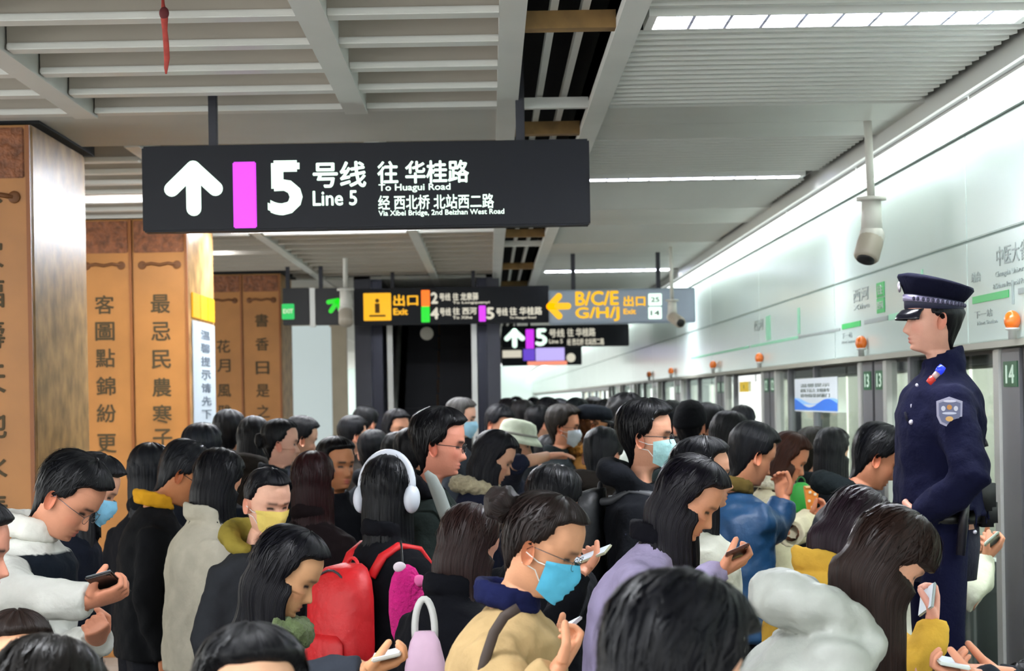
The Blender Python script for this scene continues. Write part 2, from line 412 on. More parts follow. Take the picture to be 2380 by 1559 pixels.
# printed route map on the lower header panels
GREY = mat('print grey', '#8d9896', .6); GREEN = mat('print green', '#2fae58', .5); PGREEN = mat('print pale green', '#8fd0b0', .5)
rm = empty('route_map', (XW - .002, 0, 0), label='printed green route line and station names along the white header', cat='sign')
Yx = lambda px: F * XW / ((px - CX) + 8)      # distance of a pixel column on the header
def Zx(px, py): return PX(px, py, Yx(px)).z
def band(name, m, pa, pb, za, zb, d=.003):
    ya, yb = Yx(pa), Yx(pb); MB().box(-d, 0, min(ya, yb), max(ya, yb), za, zb).build(name, m, rm)
zl = Zx(2300, 690)
band('route_line', GREEN, 2258, 2342, zl - .016, zl + .016); band('route_line', GREY, 2365, 2500, zl - .012, zl + .012)
MB().tube([(-.003, Yx(2353), zl - .05), (-.003, Yx(2353), zl + .05)], .006, 6).build('station_tick', GREY, rm)
band('route_line', PGREEN, 2062, 2115, zl - .016, zl + .016)
band('route_line', GREEN, 1953, 1996, zl - .016, zl + .016); band('route_line', GREY, 2005, 2060, zl - .012, zl + .012)
band('route_line', PGREEN, 1740, 1850, zl - .02, zl); band('route_line', GREY, 1852, 1948, zl - .02, zl - .002)
band('route_line', PGREEN, 1600, 1735, zl - .02, zl)
fit_text('lettering', '中医大省医院', GREY, rm, Yx(2315), Yx(2430), Zx(2345, 612), Zx(2345, 566), 0, 0., 'left')
fit_text('lettering', 'Chengdu University of TCM', GREY, rm, Yx(2312), Yx(2430), Zx(2345, 641), Zx(2345, 624), 0, 0., 'left')
fit_text('lettering', "& Sichuan Provincial People's Hospital", GREY, rm, Yx(2306), Yx(2430), Zx(2345, 668), Zx(2345, 651), 0, 0., 'left')
fit_text('lettering', '站台', GREY, rm, Yx(2256), Yx(2277), Zx(2266, 656), Zx(2266, 632), 0, 0., 'left')
fit_text('lettering', '下一站', GREY, rm, Yx(2262), Yx(2303), Zx(2282, 738), Zx(2282, 720), 0, 0., 'left')
fit_text('lettering', 'Next Station', GREY, rm, Yx(2268), Yx(2315), Zx(2290, 753), Zx(2290, 744), 0, 0., 'left')
fit_text('lettering', '西河', GREY, rm, Yx(1980), Yx(2016), Zx(1998, 700), Zx(1998, 668), 0, 0., 'left')
fit_text('lettering', 'Xihe', GREY, rm, Yx(1980), Yx(2018), Zx(1998, 718), Zx(1998, 706), 0, 0., 'left')
fit_text('lettering', 'Next Station', GREY, rm, Yx(1952), Yx(1982), Zx(1966, 797), Zx(1966, 790), 0, 0., 'left')
fit_text('lettering', '下一站', GREY, rm, Yx(1952), Yx(1976), Zx(1966, 786), Zx(1966, 772), 0, 0., 'left')
band('direction_tag', GREEN, 2035, 2053, Zx(2044, 690), Zx(2044, 656)); band('direction_tag', GREEN, 2035, 2053, Zx(2044, 727), Zx(2044, 692))
fit_text('lettering', '往', HEADER, rm, Yx(2038), Yx(2050), Zx(2044, 684), Zx(2044, 662), -.004, .01, 'left')
fit_text('lettering', '西河', HEADER, rm, Yx(2037), Yx(2051), Zx(2044, 718), Zx(2044, 700), -.004, .01, 'left')
band('direction_tag', PGREEN, 1776, 1786, Zx(1781, 790), Zx(1781, 734))
fit_text('lettering', '西河', GREY, rm, Yx(1748), Yx(1770), Zx(1759, 768), Zx(1759, 742), 0, 0., 'left')
band('direction_tag', PGREEN, 1850, 1855, Zx(1853, 775), Zx(1853, 715))
band('direction_tag', PGREEN, 2139, 2143, Zx(2141, 655), Zx(2141, 626))
# orange beacons above each door
BEAC = mat('beacon orange', '#d0661a', .25, spec=.6, emit=.04)
DY = [9.05, 12.55, 17.2, 20.8, 25.5, 29.0, 33.7, 37.3]
for i, y in enumerate(DY[:6]):
    yb = [8.85, 12.45, 17.15, 20.7, 25.5, 29.0][i]
    o = empty('door_beacon', (XW, yb, hb + .06), cat='lamp', group='orange beacons above the screen doors',
      label=['largest orange beacon on the header behind the policeman', 'orange beacon on the header left of the policeman face', 'third orange beacon along the white header',
             'fourth orange beacon along the white header', 'fifth tiny orange beacon along the white header', 'sixth and farthest tiny orange beacon on the header'][i])
    MB().lathe([(.018, -.035), (.018, 0), (.03, .005), (.03, .012)], 14, Matrix.Translation((-.035, 0, 0))).build('beacon_stem', ALU, o, True)
    MB().ell((-.035, 0, .042), (.034, .034, .042), 16, 10).build('beacon_dome', BEAC, o, True)
# screen doors
NUMM = emat('plate text', '#cfe8d6', .25); PLATE = mat('number plate green', '#0f5a35', .4)
def door(i, y):
    o = empty('door_%d' % (i + 1), (XW + .05, y, 0), kind='structure')
    o['label'] = 'steel and glass platform screen door with green number plates, number %d from the policeman' % (i + 1)
    for s in (-1, 1):
        a, b = sorted((s * .035, s * .36))
        leaf = MB().bbox(0, .05, a, b, .02, hb - .005, .004).build('door_stile', STEEL, o)
        a2, b2 = sorted((s * .36, s * .47))
        MB().bbox(-.012, .05, a2, b2, .02, hb - .005, .004).build('edge_strip', ALU, o)
        a3, b3 = sorted((s * .47, s * 1.02))
        MB().box(.02, .026, a3, b3, .25, hb - .02).build('door_pane', M_GLASS, o)
        MB().box(.0, .05, a3, b3, .02, .25).build('kick_plate', STEEL, o)
        pt = MB().box(-.004, 0, a + .03, b - .05, hb - .17, hb - .06).build('number_plate', PLATE, o)
        fit_text('lettering', str(14 - i), NUMM, pt, b - .10, a + .08, hb - .155, hb - .075, -.004, .012, 'left')
    MB().box(.012, .04, -.03, .03, .02, hb).build('door_gap', BLACK, o)
    return o
for i, y in enumerate(DY): door(i, y)
prev = 5.0
for i, y in enumerate(DY + [41.5]):
    a, b = prev, y - 1.05
    if b - a > .2:
        n = 1 if b - a < 1.6 else 2
        for k in range(n):
            ya, yb = a + (b - a) * k / n, a + (b - a) * (k + 1) / n
            rbox('fixed_pane', M_GLASS, .07, .076, ya + .05, yb - .02, .25, hb - .02)
            rbox('pane_post', STEEL, .05, .1, yb - .05, yb + .02, .02, hb)
            rbox('pane_base', STEEL, .05, .1, ya, yb, .02, .25)
    prev = y + 1.05
rbox('door_header_gap', BLACK, .1, .3, -6, 110, hb - .06, hb)
# notice band on the glass
yA, yB = Yx(1846) * 1.027, Yx(1946) * 1.027
o = empty('glass_notice', (XW + .042, 0, 0), label='white notice with a blue wave stuck on the screen glass', cat='notice')
zA, zB = PX(1895, 957, (yA + yB) / 2).z, PX(1895, 878, (yA + yB) / 2).z
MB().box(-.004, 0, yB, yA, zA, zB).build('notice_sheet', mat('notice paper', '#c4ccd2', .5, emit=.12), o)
pts = [(yB + (yA - yB) * t, zA + .01 + .05 + .03 * math.sin(t * 7.5)) for t in np.linspace(0, 1, 24)]
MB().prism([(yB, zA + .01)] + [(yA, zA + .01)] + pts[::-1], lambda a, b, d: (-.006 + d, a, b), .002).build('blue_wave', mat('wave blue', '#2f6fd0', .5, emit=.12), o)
pts = [(yB + (yA - yB) * t, zA + .075 + .02 * math.sin(t * 7.5 + .6)) for t in np.linspace(0, 1, 24)]
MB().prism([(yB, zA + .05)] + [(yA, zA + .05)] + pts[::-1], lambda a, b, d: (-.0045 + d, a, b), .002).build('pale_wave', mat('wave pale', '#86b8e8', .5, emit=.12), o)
for k in range(3):
    fit_text('lettering', ['温馨提示', '请先下后上 文明乘车', '请勿倚靠屏蔽门'][k], GREY, o, yA - .3, yB + .3, zA + .17 - k * .035, zA + .195 - k * .035, -.005, .01, 'left')
o = empty('yellow_sticker', (XW + .06, 0, 0), label='small yellow warning sticker on the screen glass', cat='sticker')
ya, yb = Yx(1712) * 1.027, Yx(1732) * 1.027; zc = PX(1722, 899, (ya + yb) / 2).z
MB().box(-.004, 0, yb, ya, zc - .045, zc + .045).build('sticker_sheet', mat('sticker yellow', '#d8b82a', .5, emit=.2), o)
MB().lathe([(.02, 0), (.02, .002)], 12, Matrix.Translation((-.005, (ya + yb) / 2, zc)) @ Matrix.Rotation(math.pi/2, 4, 'Y')).build('sticker_symbol', BLACK, o)
# train standing behind the glass
tr = empty('train', (XW + .35, 0, 0), label='pale metro train standing behind the screen doors', cat='train')
TW = mat('train wall cream', '#c9c9bd', .5); 
MB().box(0, .06, 2, 60, .0, .95).build('body_side', mat('train side', '#9aa0a0', .4), tr)
MB().box(0, .06, 2, 60, 1.93, 2.6).build('roof_side', TW, tr)
for k, y in enumerate(np.arange(3.0, 60, 1.87)):
    MB().box(0, .06, y, y + (.35 if k % 2 else .18), .95, 1.93).build('window_post', TW if k % 2 else STEELD, tr)
MB().box(2.6, 2.66, 2, 60, 0, 2.6).build('far_side', TW, tr); MB().box(0, 2.66, 2, 60, 2.45, 2.5).build('train_ceiling', TW, tr)
MB().box(0, 2.66, 2, 60, -.02, 0).build('train_floor', STEELD, tr)
for k in range(12): MB().box(1.0, 1.3, 3 + k * 4.6, 6.6 + k * 4.6, 2.40, 2.43).build('train_lamp', emat('train lamp', (.95, 1, .96), 30.0), tr)
MB().box(2.4, 4.2, -6, 110, -.2, 0).build('track_bed', STEELD, wr)

# --- left and far walls
wf = MB().box(-30, -1.78, 27, 27.1, 0, CZ + .3).build('wall_far', BEIGE); tag(wf, kind='structure')
we = MB().box(-8, 6, 110, 110.1, 0, CZ + .3).build('wall_end', HEADER); tag(we, kind='structure')

# --- pillars
AMB = mat('amber plank', '#ad7439', .42, noise=.2, nscale=2.5, spec=.4); AMBD = mat('amber plank edge', '#8a4f1c', .5)
CARV = mat('carved rosewood', '#8a5230', .55, noise=.5, nscale=26, bump=1., bscale=26); INK = mat('ink', '#463616', .7)
POL = mat('polished beige stone', '#b48d5c', .36, noise=.5, nscale=7, spec=.06)
def pillar(y0, y1, texts, lab, tops):
    xr, wd = -2.157, 1.205
    o = empty('pillar', (xr, y0, 0), label=lab, cat='pillar', group='stone pillars clad in amber couplet planks')
    MB().box(-wd, -.004, .03, y1 - y0, 0, CZ).build('stone_core', POL, o)
    MB().box(-.05, 0, .05, y1 - y0 + .02, 0, CZ - .02).build('side_slab', POL, o)
    MB().box(-wd - .05, .05, -.03, y1 - y0 + .05, CZ - .012, CZ + .10).build('top_collar', DARKV, o)
    for k in range(3):
        b, a = -.402 * k - .006, -.402 * (k + 1) + .006
        pk = MB().bbox(a, b, -.015, .03, 0, CZ - .02, .006).build('plank', AMB, o)
        MB().box(b - .014, b + .005, -.022, .0, 0, CZ - .02).build('plank_edge', AMBD, pk)
        MB().bbox(a + .01, b - .02, -.024, .0, tops[0], tops[1], .006).build('carved_top', CARV, pk)
        zc = tops[0] - .09; c = (a + b) / 2
        br = MB().tube([(c - .12, -.02, zc), (c - .06, -.02, zc + .012), (c, -.02, zc), (c + .06, -.02, zc + .012), (c + .12, -.02, zc)], [.012] * 5, 6)
        br.ell((c - .125, -.02, zc), (.03, .008, .03)); br.ell((c + .125, -.02, zc), (.03, .008, .03))
        br.build('scroll_bracket', mat('bracket brown', '#6a3f18', .6), pk, True)
        if k < len(texts) and texts[k]:
            for ch, z in texts[k]:
                fit_text('lettering', ch, INK, pk, c - .07, c + .07, z - .068, z + .068, -.016, .016)
    return o
def zs(px, pys, Y): return [PX(px, p, Y).z for p in pys]
pillar(10.2, 11.55, [list(zip('人家福壽天地永春', zs(0, [440, 592, 682, 778, 880, 985, 1080, 1180], 10.2)))], 'amber text pillar at the left edge of the picture', (CZ - .27, CZ - .03))
pillar(15.5, 16.9, [list(zip('最忌民農寒子又', zs(377, [706, 770, 835, 900, 962, 1018, 1080], 15.5))), list(zip('客圖點錦紛更', zs(250, [708, 770, 832, 897, 960, 1030], 15.5)))], 'amber text pillar with two columns of characters behind the crowd at left', (PX(300, 588, 15.5).z, CZ - .03))
pillar(22.4, 23.6, [list(zip('書香日是之', zs(597, [745, 800, 855, 908, 956], 22.4))), list(zip('花月風雅', zs(507, [805, 850, 908, 956], 22.4)))], 'farthest amber pillar left of the white board', (CZ - .2, CZ - .03))
# flat panels imitating reflections on the side of the second pillar
o = empty('pillar_reflection', (-2.157, 0, 0), label='yellow reflection above a pale blue strip, painted reflections on the second pillar side', cat='notice')
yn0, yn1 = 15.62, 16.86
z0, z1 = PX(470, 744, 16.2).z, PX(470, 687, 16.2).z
for k in range(3): MB().bbox(0.004, .016, yn0 + k * .42, yn0 + k * .42 + .39, z0, z1, .004).build('yellow_reflection', emat('yellow reflection', '#e8a800', .3), o)
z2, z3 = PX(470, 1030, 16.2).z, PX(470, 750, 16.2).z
MB().bbox(0.004, .012, yn0, yn1, z2, z3, .003).build('pale_reflection', mat('reflection pale blue', '#aab4bc', .5), o)
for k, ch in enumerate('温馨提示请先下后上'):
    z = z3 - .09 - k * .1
    fit_text('lettering', ch, mat('reflected text grey', '#56606c', .6), o, yn0 + .4, yn0 + .95, z - .035, z + .035, .013, .015, 'right')

# --- things behind the pillars
def rect(x0, y0, x1, y1, Y):
    a, b = PX((x0+x1)/2, (y0+y1)/2, Y), F / Y
    hw, hh = (x1-x0)/2/b, (y1-y0)/2/b
    return a.x - hw, a.x + hw, a.z - hh, a.z + hh
x0, x1, z0, z1 = rect(657, 757, 771, 1010, 25.5)
o = empty('white_board', (0, 25.5, 0), label='tall plain white board with added glow beside the farthest amber pillar', cat='board')
MB().bbox(x0, x1, 0, .06, 0, z1, .02).build('board_panel', emat('board glow', '#c4d2d2', .42), o)  # glow added to the plain board, making up for light missing there
MB().box(x0 - .1, x1 + .1, -.02, .1, 0, .08).build('board_plinth', STEELD, o)

# --- signs
SW = emat('sign text white', '#e4ffee', .75); SM = emat('sign magenta', '#d63af0', .6); SY = emat('sign yellow', '#f5b400', .6)
SO = emat('sign orange', '#ff7a10', .6); SG = emat('sign green', '#16d82a', .6); SDIM = emat('sign text cream', '#d8d2c0', .5)
ROD = mat('hanger black', '#1a1c28', .5)
def arrow(name, m, par, cx, cz, h, y, ang=0., d=.006):
    """arrow of three round-ended strokes"""
    mb = MB(); t = h * .135; ca, sa = math.cos(ang), math.sin(ang)
    def stroke(a, b):
        a, b = Vector(a), Vector(b); dr = (b - a).normalized(); nn = Vector((-dr.y, dr.x)); P = []
        for k in range(9):
            q = math.pi * k / 8; P.append(b + (nn * math.cos(q) + dr * math.sin(q)) * t)
        for k in range(9):
            q = math.pi * k / 8; P.append(a + (-nn * math.cos(q) - dr * math.sin(q)) * t)
        mb.prism([(p.x, p.y) for p in P], lambda u, v, dd: (cx + u*ca - v*sa, y - dd, cz + u*sa + v*ca), d)
    stroke((0, -h*.38), (0, h*.34)); stroke((0, h*.36), (-h*.40, -h*.02)); stroke((0, h*.36), (h*.40, -h*.02))
    return mb.build(name, m, par)
def sign(name, lab, px, Y, face, rods=(), thick=.12):
    x0, x1, z0, z1 = rect(*px, Y)
    o = empty(name, (0, 0, 0), label=lab, cat='sign')
    MB().bbox(x0, x1, Y, Y + thick, z0, z1, .008).build('housing', face, o)
    for r in rods:
        a = PX(r, px[1], Y).x; MB().bbox(a - .02, a + .02, Y + .03, Y + .07, z1 - .01, CZ + .285, .004).build('hanger_rod', ROD, o)
    return o
def stext(o, txt, m, px, Y, bold=.02): 
    x0, x1, z0, z1 = rect(*px, Y); return fit_text('lettering', txt, m, o, x0, x1, z0, z1, Y - .001, bold, 'front', .004)
def sbar(o, name, m, px, Y, b=.012):
    x0, x1, z0, z1 = rect(*px, Y); return MB().bbox(x0, x1, Y - .006, Y + .01, z0, z1, min(b, .005)).build(name, m, o)
Y = 9.65
s1 = sign('hanging_sign', 'large black hanging sign with arrow, purple bar and big number 5', (330, 331, 1371, 531), Y, SIGNBLK, (493, 1210))
x0, x1, z0, z1 = rect(384, 373, 516, 500, Y); arrow('arrow', SW, s1, (x0+x1)/2, (z0+z1)/2, z1 - z0, Y)
sbar(s1, 'line_bar', SM, (542, 376, 596, 530), Y)
stext(s1, '5', SW, (622, 373, 703, 500), Y, .035)
stext(s1, '号线', SW, (727, 375, 851, 436), Y, .022); stext(s1, 'Line 5', SW, (727, 443, 830, 478), Y, .018)
stext(s1, '往 华桂路', SW, (877, 373, 1090, 426), Y, .022); stext(s1, 'To Huagui Road', SW, (880, 427, 1047, 447), Y, .014)
stext(s1, '经 西北桥 北站西二路', SW, (879, 452, 1148, 486), Y, .014); stext(s1, 'Via Xibei Bridge, 2nd Beizhan West Road', SW, (880, 487, 1172, 503), Y, .014)
Y = 23.0
s2 = sign('hanging_sign', 'far black sign with yellow exit square and line numbers over the escalator', (822, 667, 1276, 753), Y, SIGNBLK, (912, 1100))
sbar(s2, 'exit_square', SY, (845, 681, 909, 745), Y)
pic = MB(); x0, x1, z0, z1 = rect(858, 690, 896, 736, Y); cx = (x0+x1)/2; DK = mat('pictogram dark', '#7a5200', .6)
pic.box(x0, x1, Y - .012, Y - .005, z0, z0 + .02); pic.ell((cx, Y - .008, z1 - .04), (.022, .004, .022)); pic.box(cx - .025, cx + .025, Y - .012, Y - .005, z0 + .04, z1 - .07)
pic.build('pictogram', DK, s2)
stext(s2, '出口', SY, (914, 684, 972, 711), Y, .03); stext(s2, 'Exit', SY, (914, 716, 948, 732), Y, .04)
sbar(s2, 'line_bar', SO, (979, 674, 999, 712), Y); sbar(s2, 'line_bar', SG, (979, 712, 999, 749), Y); sbar(s2, 'line_bar', SM, (1113, 710, 1129, 747), Y)
stext(s2, '2', SDIM, (1001, 679, 1018, 706), Y, .04); stext(s2, '4', SDIM, (1000, 714, 1020, 742), Y, .04); stext(s2, '5', SDIM, (1130, 714, 1149, 742), Y, .04)
stext(s2, '号线', SDIM, (1021, 681, 1047, 699), Y, .03); stext(s2, '往 龙泉驿', SDIM, (1052, 680, 1112, 698), Y, .03); stext(s2, 'To Longquanyi', SDIM, (1052, 700, 1138, 707), Y, .03)
stext(s2, '号线', SDIM, (1022, 715, 1048, 734), Y, .03); stext(s2, '往 西河', SDIM, (1052, 714, 1108, 731), Y, .03); stext(s2, 'To Xihe', SDIM, (1052, 734, 1098, 741), Y, .03)
stext(s2, '号线', SDIM, (1153, 715, 1180, 734), Y, .03); stext(s2, '往 华桂路', SDIM, (1184, 713, 1260, 732), Y, .03); stext(s2, 'To Huagui Road', SDIM, (1184, 735, 1246, 742), Y, .03)
Y = 20.3
SGREY = emat('sign pale grey', '#8b98a6', .25)
s3 = sign('hanging_sign', 'pale grey exit sign with yellow arrow and letters below the far lamp', (1276, 671, 1616, 752), Y, mat('sign grey shell', '#8b98a6', .4), (1333, 1531))
x0, x1, z0, z1 = rect(1281, 676, 1610, 747, Y); MB().box(x0, x1, Y - .004, Y, z0, z1).build('lit_face', SGREY, s3)
Y -= .004
x0, x1, z0, z1 = rect(1273, 684, 1323, 739, Y); arrow('arrow', SY, s3, (x0+x1)/2, (z0+z1)/2, x1 - x0 + .03, Y, math.pi/2)
stext(s3, 'B/C/E', SY, (1337, 676, 1438, 710), Y, .03); stext(s3, 'G/H/J', SY, (1337, 713, 1440, 747), Y, .03)
stext(s3, '出口', SY, (1449, 687, 1500, 712), Y, .03); stext(s3, 'Exit', SY, (1449, 717, 1478, 730), Y, .03)
for k, (a, b, ch) in enumerate(((682, 710, '25'), (713, 741, '14'))):
    sbar(s3, 'white_tile', SW, (1507, a, 1538, b), Y); stext(s3, ch, mat('tile ink', '#6b7a78', .6), (1512, a + 8, 1533, b - 8), Y - .006, .03)
Y = 30.0
s4 = sign('hanging_sign', 'smaller far black sign with arrow and number 5 under the grey exit sign', (1166, 755, 1462, 806), Y, SIGNBLK, (1230, 1400))
x0, x1, z0, z1 = rect(1174, 763, 1218, 808, Y); arrow('arrow', SW, s4, (x0+x1)/2, (z0+z1)/2, z1 - z0, Y)
sbar(s4, 'line_bar', SM, (1222, 765, 1241, 810), Y); stext(s4, '5', SW, (1244, 763, 1272, 804), Y, .04)
stext(s4, '号线', SDIM, (1276, 764, 1312, 784), Y, .03); stext(s4, 'Line 5', SDIM, (1276, 788, 1308, 798), Y, .03)
stext(s4, '往 华桂路', SDIM, (1318, 762, 1384, 782), Y, .03); stext(s4, '经 西北桥 北站西二路', SDIM, (1318, 786, 1404, 802), Y, .03)
Y = 38.0
s5 = sign('display_screen', 'colourful far display screen hanging below the small black sign', (1166, 806, 1352, 849), Y, SIGNBLK, (1200, 1320))
sbar(s5, 'screen_block', emat('screen violet', '#5a3fb0', .8), (1216, 811, 1243, 838), Y); sbar(s5, 'screen_block', emat('screen lilac', '#a79ad8', .8), (1245, 808, 1312, 838), Y)
sbar(s5, 'screen_block', emat('screen salmon', '#d88068', .8), (1226, 839, 1318, 848), Y); sbar(s5, 'screen_block', SDIM, (1168, 814, 1212, 831), Y)
MB().lathe([(.08, 0), (.08, .01)], 18, Matrix.Translation(PX(1327, 831, Y)) @ Matrix.Rotation(math.pi/2, 4, 'X')).build('screen_dot', SDIM, s5)
Y = 21.5
s6 = sign('exit_sign', 'black emergency sign with green square beside the farthest pillar', (657, 669, 719, 755), Y, BLACK, (668,))
sbar(s6, 'green_square', emat('exit green', '#12a04a', .8), (655, 706, 684, 742), Y); stext(s6, 'EXIT', SDIM, (658, 718, 681, 728), Y - .006, .02)
s7 = sign('exit_sign', 'black emergency sign with tilted green arrow left of the exit square sign', (733, 669, 792, 755), Y, BLACK, (745,))
x0, x1, z0, z1 = rect(755, 690, 800, 730, Y); arrow('arrow', emat('arrow green', '#18b418', .8), s7, (x0+x1)/2, (z0+z1)/2, z1 - z0, Y, -.6)
MB().box(*rect(720, 669, 732, 760, Y)[:2], Y, Y + .05, *rect(720, 669, 732, 760, Y)[2:]).build('divider_post', ALU, s7)

# --- escalator
ES = empty('escalator', (0, 24, 0), label='dark escalator rising behind the crowd under the far black sign', cat='escalator')
ex = lambda px: PX(px, 900, 24.3).x
ESD = mat('escalator black', '#0a0b10', .35, metal=.3); TRD = mat('tread dark', '#15171e', .4, metal=.5)
MB().box(ex(830), ex(868), 0, 9, 0, 4.6).build('side_cladding', STEELD, ES); MB().box(ex(868), ex(893), .1, 9, 0, 4.6).build('side_skirt', mat('skirt blue black', '#1d2030', .25, metal=.5), ES)
MB().box(ex(1112), ex(1134), .1, 9, 0, 4.6).build('side_skirt', mat('skirt blue black', '#1d2030', .25, metal=.5), ES); MB().box(ex(1134), ex(1164), 0, 9, 0, 4.6).build('side_cladding', STEELD, ES)
for a in (910, 1104):
    q = ex(a); MB().tube([(q, .3, .9), (q, .1, 1.1), (q, .25, 1.35), (q, .6, 1.6), (q, 6.5, 5.0)], .045, 10).build('handrail', ALU, ES, True)
    MB().box(q - .03, q + .03, .05, .12, 0, 2.75).build('newel_trim', ALU, ES)
for k in range(18):
    MB().bbox(ex(918), ex(1098), .4 + k * .3, .4 + k * .3 + .32, k * .19 - .1, k * .19 + .19, .008).build('step', TRD, ES)
for k in range(18):
    c = ex(1003); MB().box(c - .012, c + .012, .395 + k * .3, .4 + k * .3, k * .19, k * .19 + .17).build('safety_line', mat('line brown', '#6a4420', .6), ES)
MB().box(ex(830), ex(1164), 8.9, 9, 0, 4.8).build('well_back', ESD, ES)
p = PX(992, 775, 24.2) - Vector((0, 24, 0))
MB().lathe([(.075, 0), (.075, .02)], 18, Matrix.Translation(p) @ Matrix.Rotation(math.pi/2, 4, 'X')).build('round_plate', mat('plate cream', '#8d887c', .6), ES)

# --- surveillance cameras
CAMW = mat('camera housing', '#a39a8c', .5); CAMW2 = mat('camera white', '#c8c6be', .4)
def cctv(top, joint, tip, lab, r, light=False, lens=True):
    o = empty('surveillance_camera', top, label=lab, cat='camera', group='hanging surveillance cameras')
    j, t = Vector(joint) - Vector(top), Vector(tip) - Vector(top)
    MB().tube([(0, 0, 0), (j.x, j.y, j.z)], r * .30, 10).build('pole', CAMW2, o, True)
    MB().lathe([(r * 1.1, .0), (r * 1.1, r * .25), (r * .75, r * .3), (r * .75, -.0)][::-1], 18, Matrix.Translation(j)).build('collar', CAMW2, o, True)
    MB().tube([j, j - Vector((0, 0, r * 1.0)), j - Vector((0, 0, r * 2.4))], [r * .72, r * .74, r * .8], 16).build('knuckle_sleeve', CAMW2, o, True)
    a = j - Vector((0, 0, r * 2.6)); d = (t - a).normalized(); L = (t - a).length
    MB().ell(a, (r * .95, r * .95, r * .95)).build('knuckle', CAMW2, o, True)
    b = MB().tube([a - d * r * .4, a, a + d * L * .3, a + d * L * .9, a + d * L], [r * .7, r * .88, r * .95, r * .95, r * .8], 18).build('camera_body', CAMW, o, True)
    if lens: MB().tube([a + d * (L - .002), a + d * (L + r * .12)], [r * .68, r * .66], 16).build('lens', BLACK, b, True)
    return o
Yc = 10.75
t, j, e = PX(2017, 318, Yc), PX(2025, 466, Yc), PX(2008, 604, Yc); e.y -= .05
cctv((t.x, t.y, CZ + .02), j, e, 'large surveillance camera hanging in front of the white header', .068)
Yc = 19.6
t, j, e = PX(1560, 640, Yc), PX(1562, 700, Yc), PX(1577, 752, Yc); e.y -= .22
cctv((t.x, t.y, CZ + .02), j, e, 'small camera with black lens in front of the grey exit sign', .055)
Yc = 20.5
t, j, e = PX(803, 590, Yc), PX(803, 675, Yc), PX(806, 752, Yc); e.y -= .1
cctv((t.x, t.y, CZ + .27), j, e, 'pale surveillance camera hanging left of the yellow exit square', .075, lens=False)

# --- torn red ribbon hanging from the ceiling
Yr = 7.3
pts = [PX(x, y, Yr) for x, y in ((378, -12), (379, 10), (382, 40), (383, 70), (386, 100), (388, 135), (386, 158), (386, 172))]
o = empty('red_ribbon', pts[0], label='torn red ribbon dangling from the grey ceiling', cat='ribbon')
MB().tube([p - pts[0] for p in pts], [.004, .006, .013, .009, .010, .010, .007, .003], 8, .4).build('ribbon_tail', mat('ribbon red', '#a83a30', .7, noise=.3, nscale=40), o, True)
MB().ell(pts[1] - pts[0] + Vector((.003, 0, -.03)), (.017, .01, .022)).build('knot', mat('knot dark red', '#5f2024', .8), o, True)
# ================================================================== people
def smoothstep(a, b, x):
    t = np.clip((np.asarray(x, float) - a) / (b - a), 0, 1); return t * t * (3 - 2 * t)
# profile of head, neck and trunk: height above eye level -> front, back, half width (metres)
_T = np.array([
 (.040, .0915, -.101, .0770), (.030, .0935, -.101, .0775), (.018, .0940, -.100, .0775), (.008, .0890, -.099, .0765), (0., .0850, -.097, .0755),
 (-.012, .0850, -.094, .0745), (-.025, .0865, -.091, .0735), (-.040, .0875, -.085, .0715), (-.052, .0865, -.079, .0690), (-.060, .0850, -.075, .0670),
 (-.069, .0870, -.070, .0640), (-.076, .0845, -.067, .0615), (-.083, .0860, -.064, .0585), (-.092, .0800, -.0615, .0545), (-.100, .0820, -.060, .0500), (-.108, .0800, -.059, .0460),
 (-.115, .0680, -.058, .0420), (-.122, .0440, -.0585, .0440), (-.130, .0300, -.060, .0480), (-.145, .0260, -.063, .0510), (-.170, .0240, -.068, .0540), (-.190, .026, -.076, .060),
 (-.205, .030, -.082, .070), (-.222, .040, -.088, .095), (-.245, .055, -.095, .120), (-.30, .075, -.10, .140), (-.42, .085, -.10, .135), (-.58, .095, -.10, .135), (-.72, .10, -.12, .16), (-.86, .10, -.12, .165)])
_zf = np.arange(-.87, .0401, .002); _k = np.hanning(5); _k /= _k.sum()
def _tab(c):
    v = np.interp(_zf, _T[::-1, 0], _T[::-1, c]); return np.convolve(np.pad(v, 2, 'edge'), _k, 'valid')
_FR, _BK, _WD = _tab(1), _tab(2), _tab(3)
_ks = np.hanning(23); _ks /= _ks.sum()
_FS = np.convolve(np.pad(_FR, 11, 'edge'), _ks, 'valid'); _FS = np.where((_zf > -.108) & (_zf < .03), np.maximum(_FS, 0), _FR)
def gs(x, c, s): return np.exp(-((x - c) / s) ** 2)
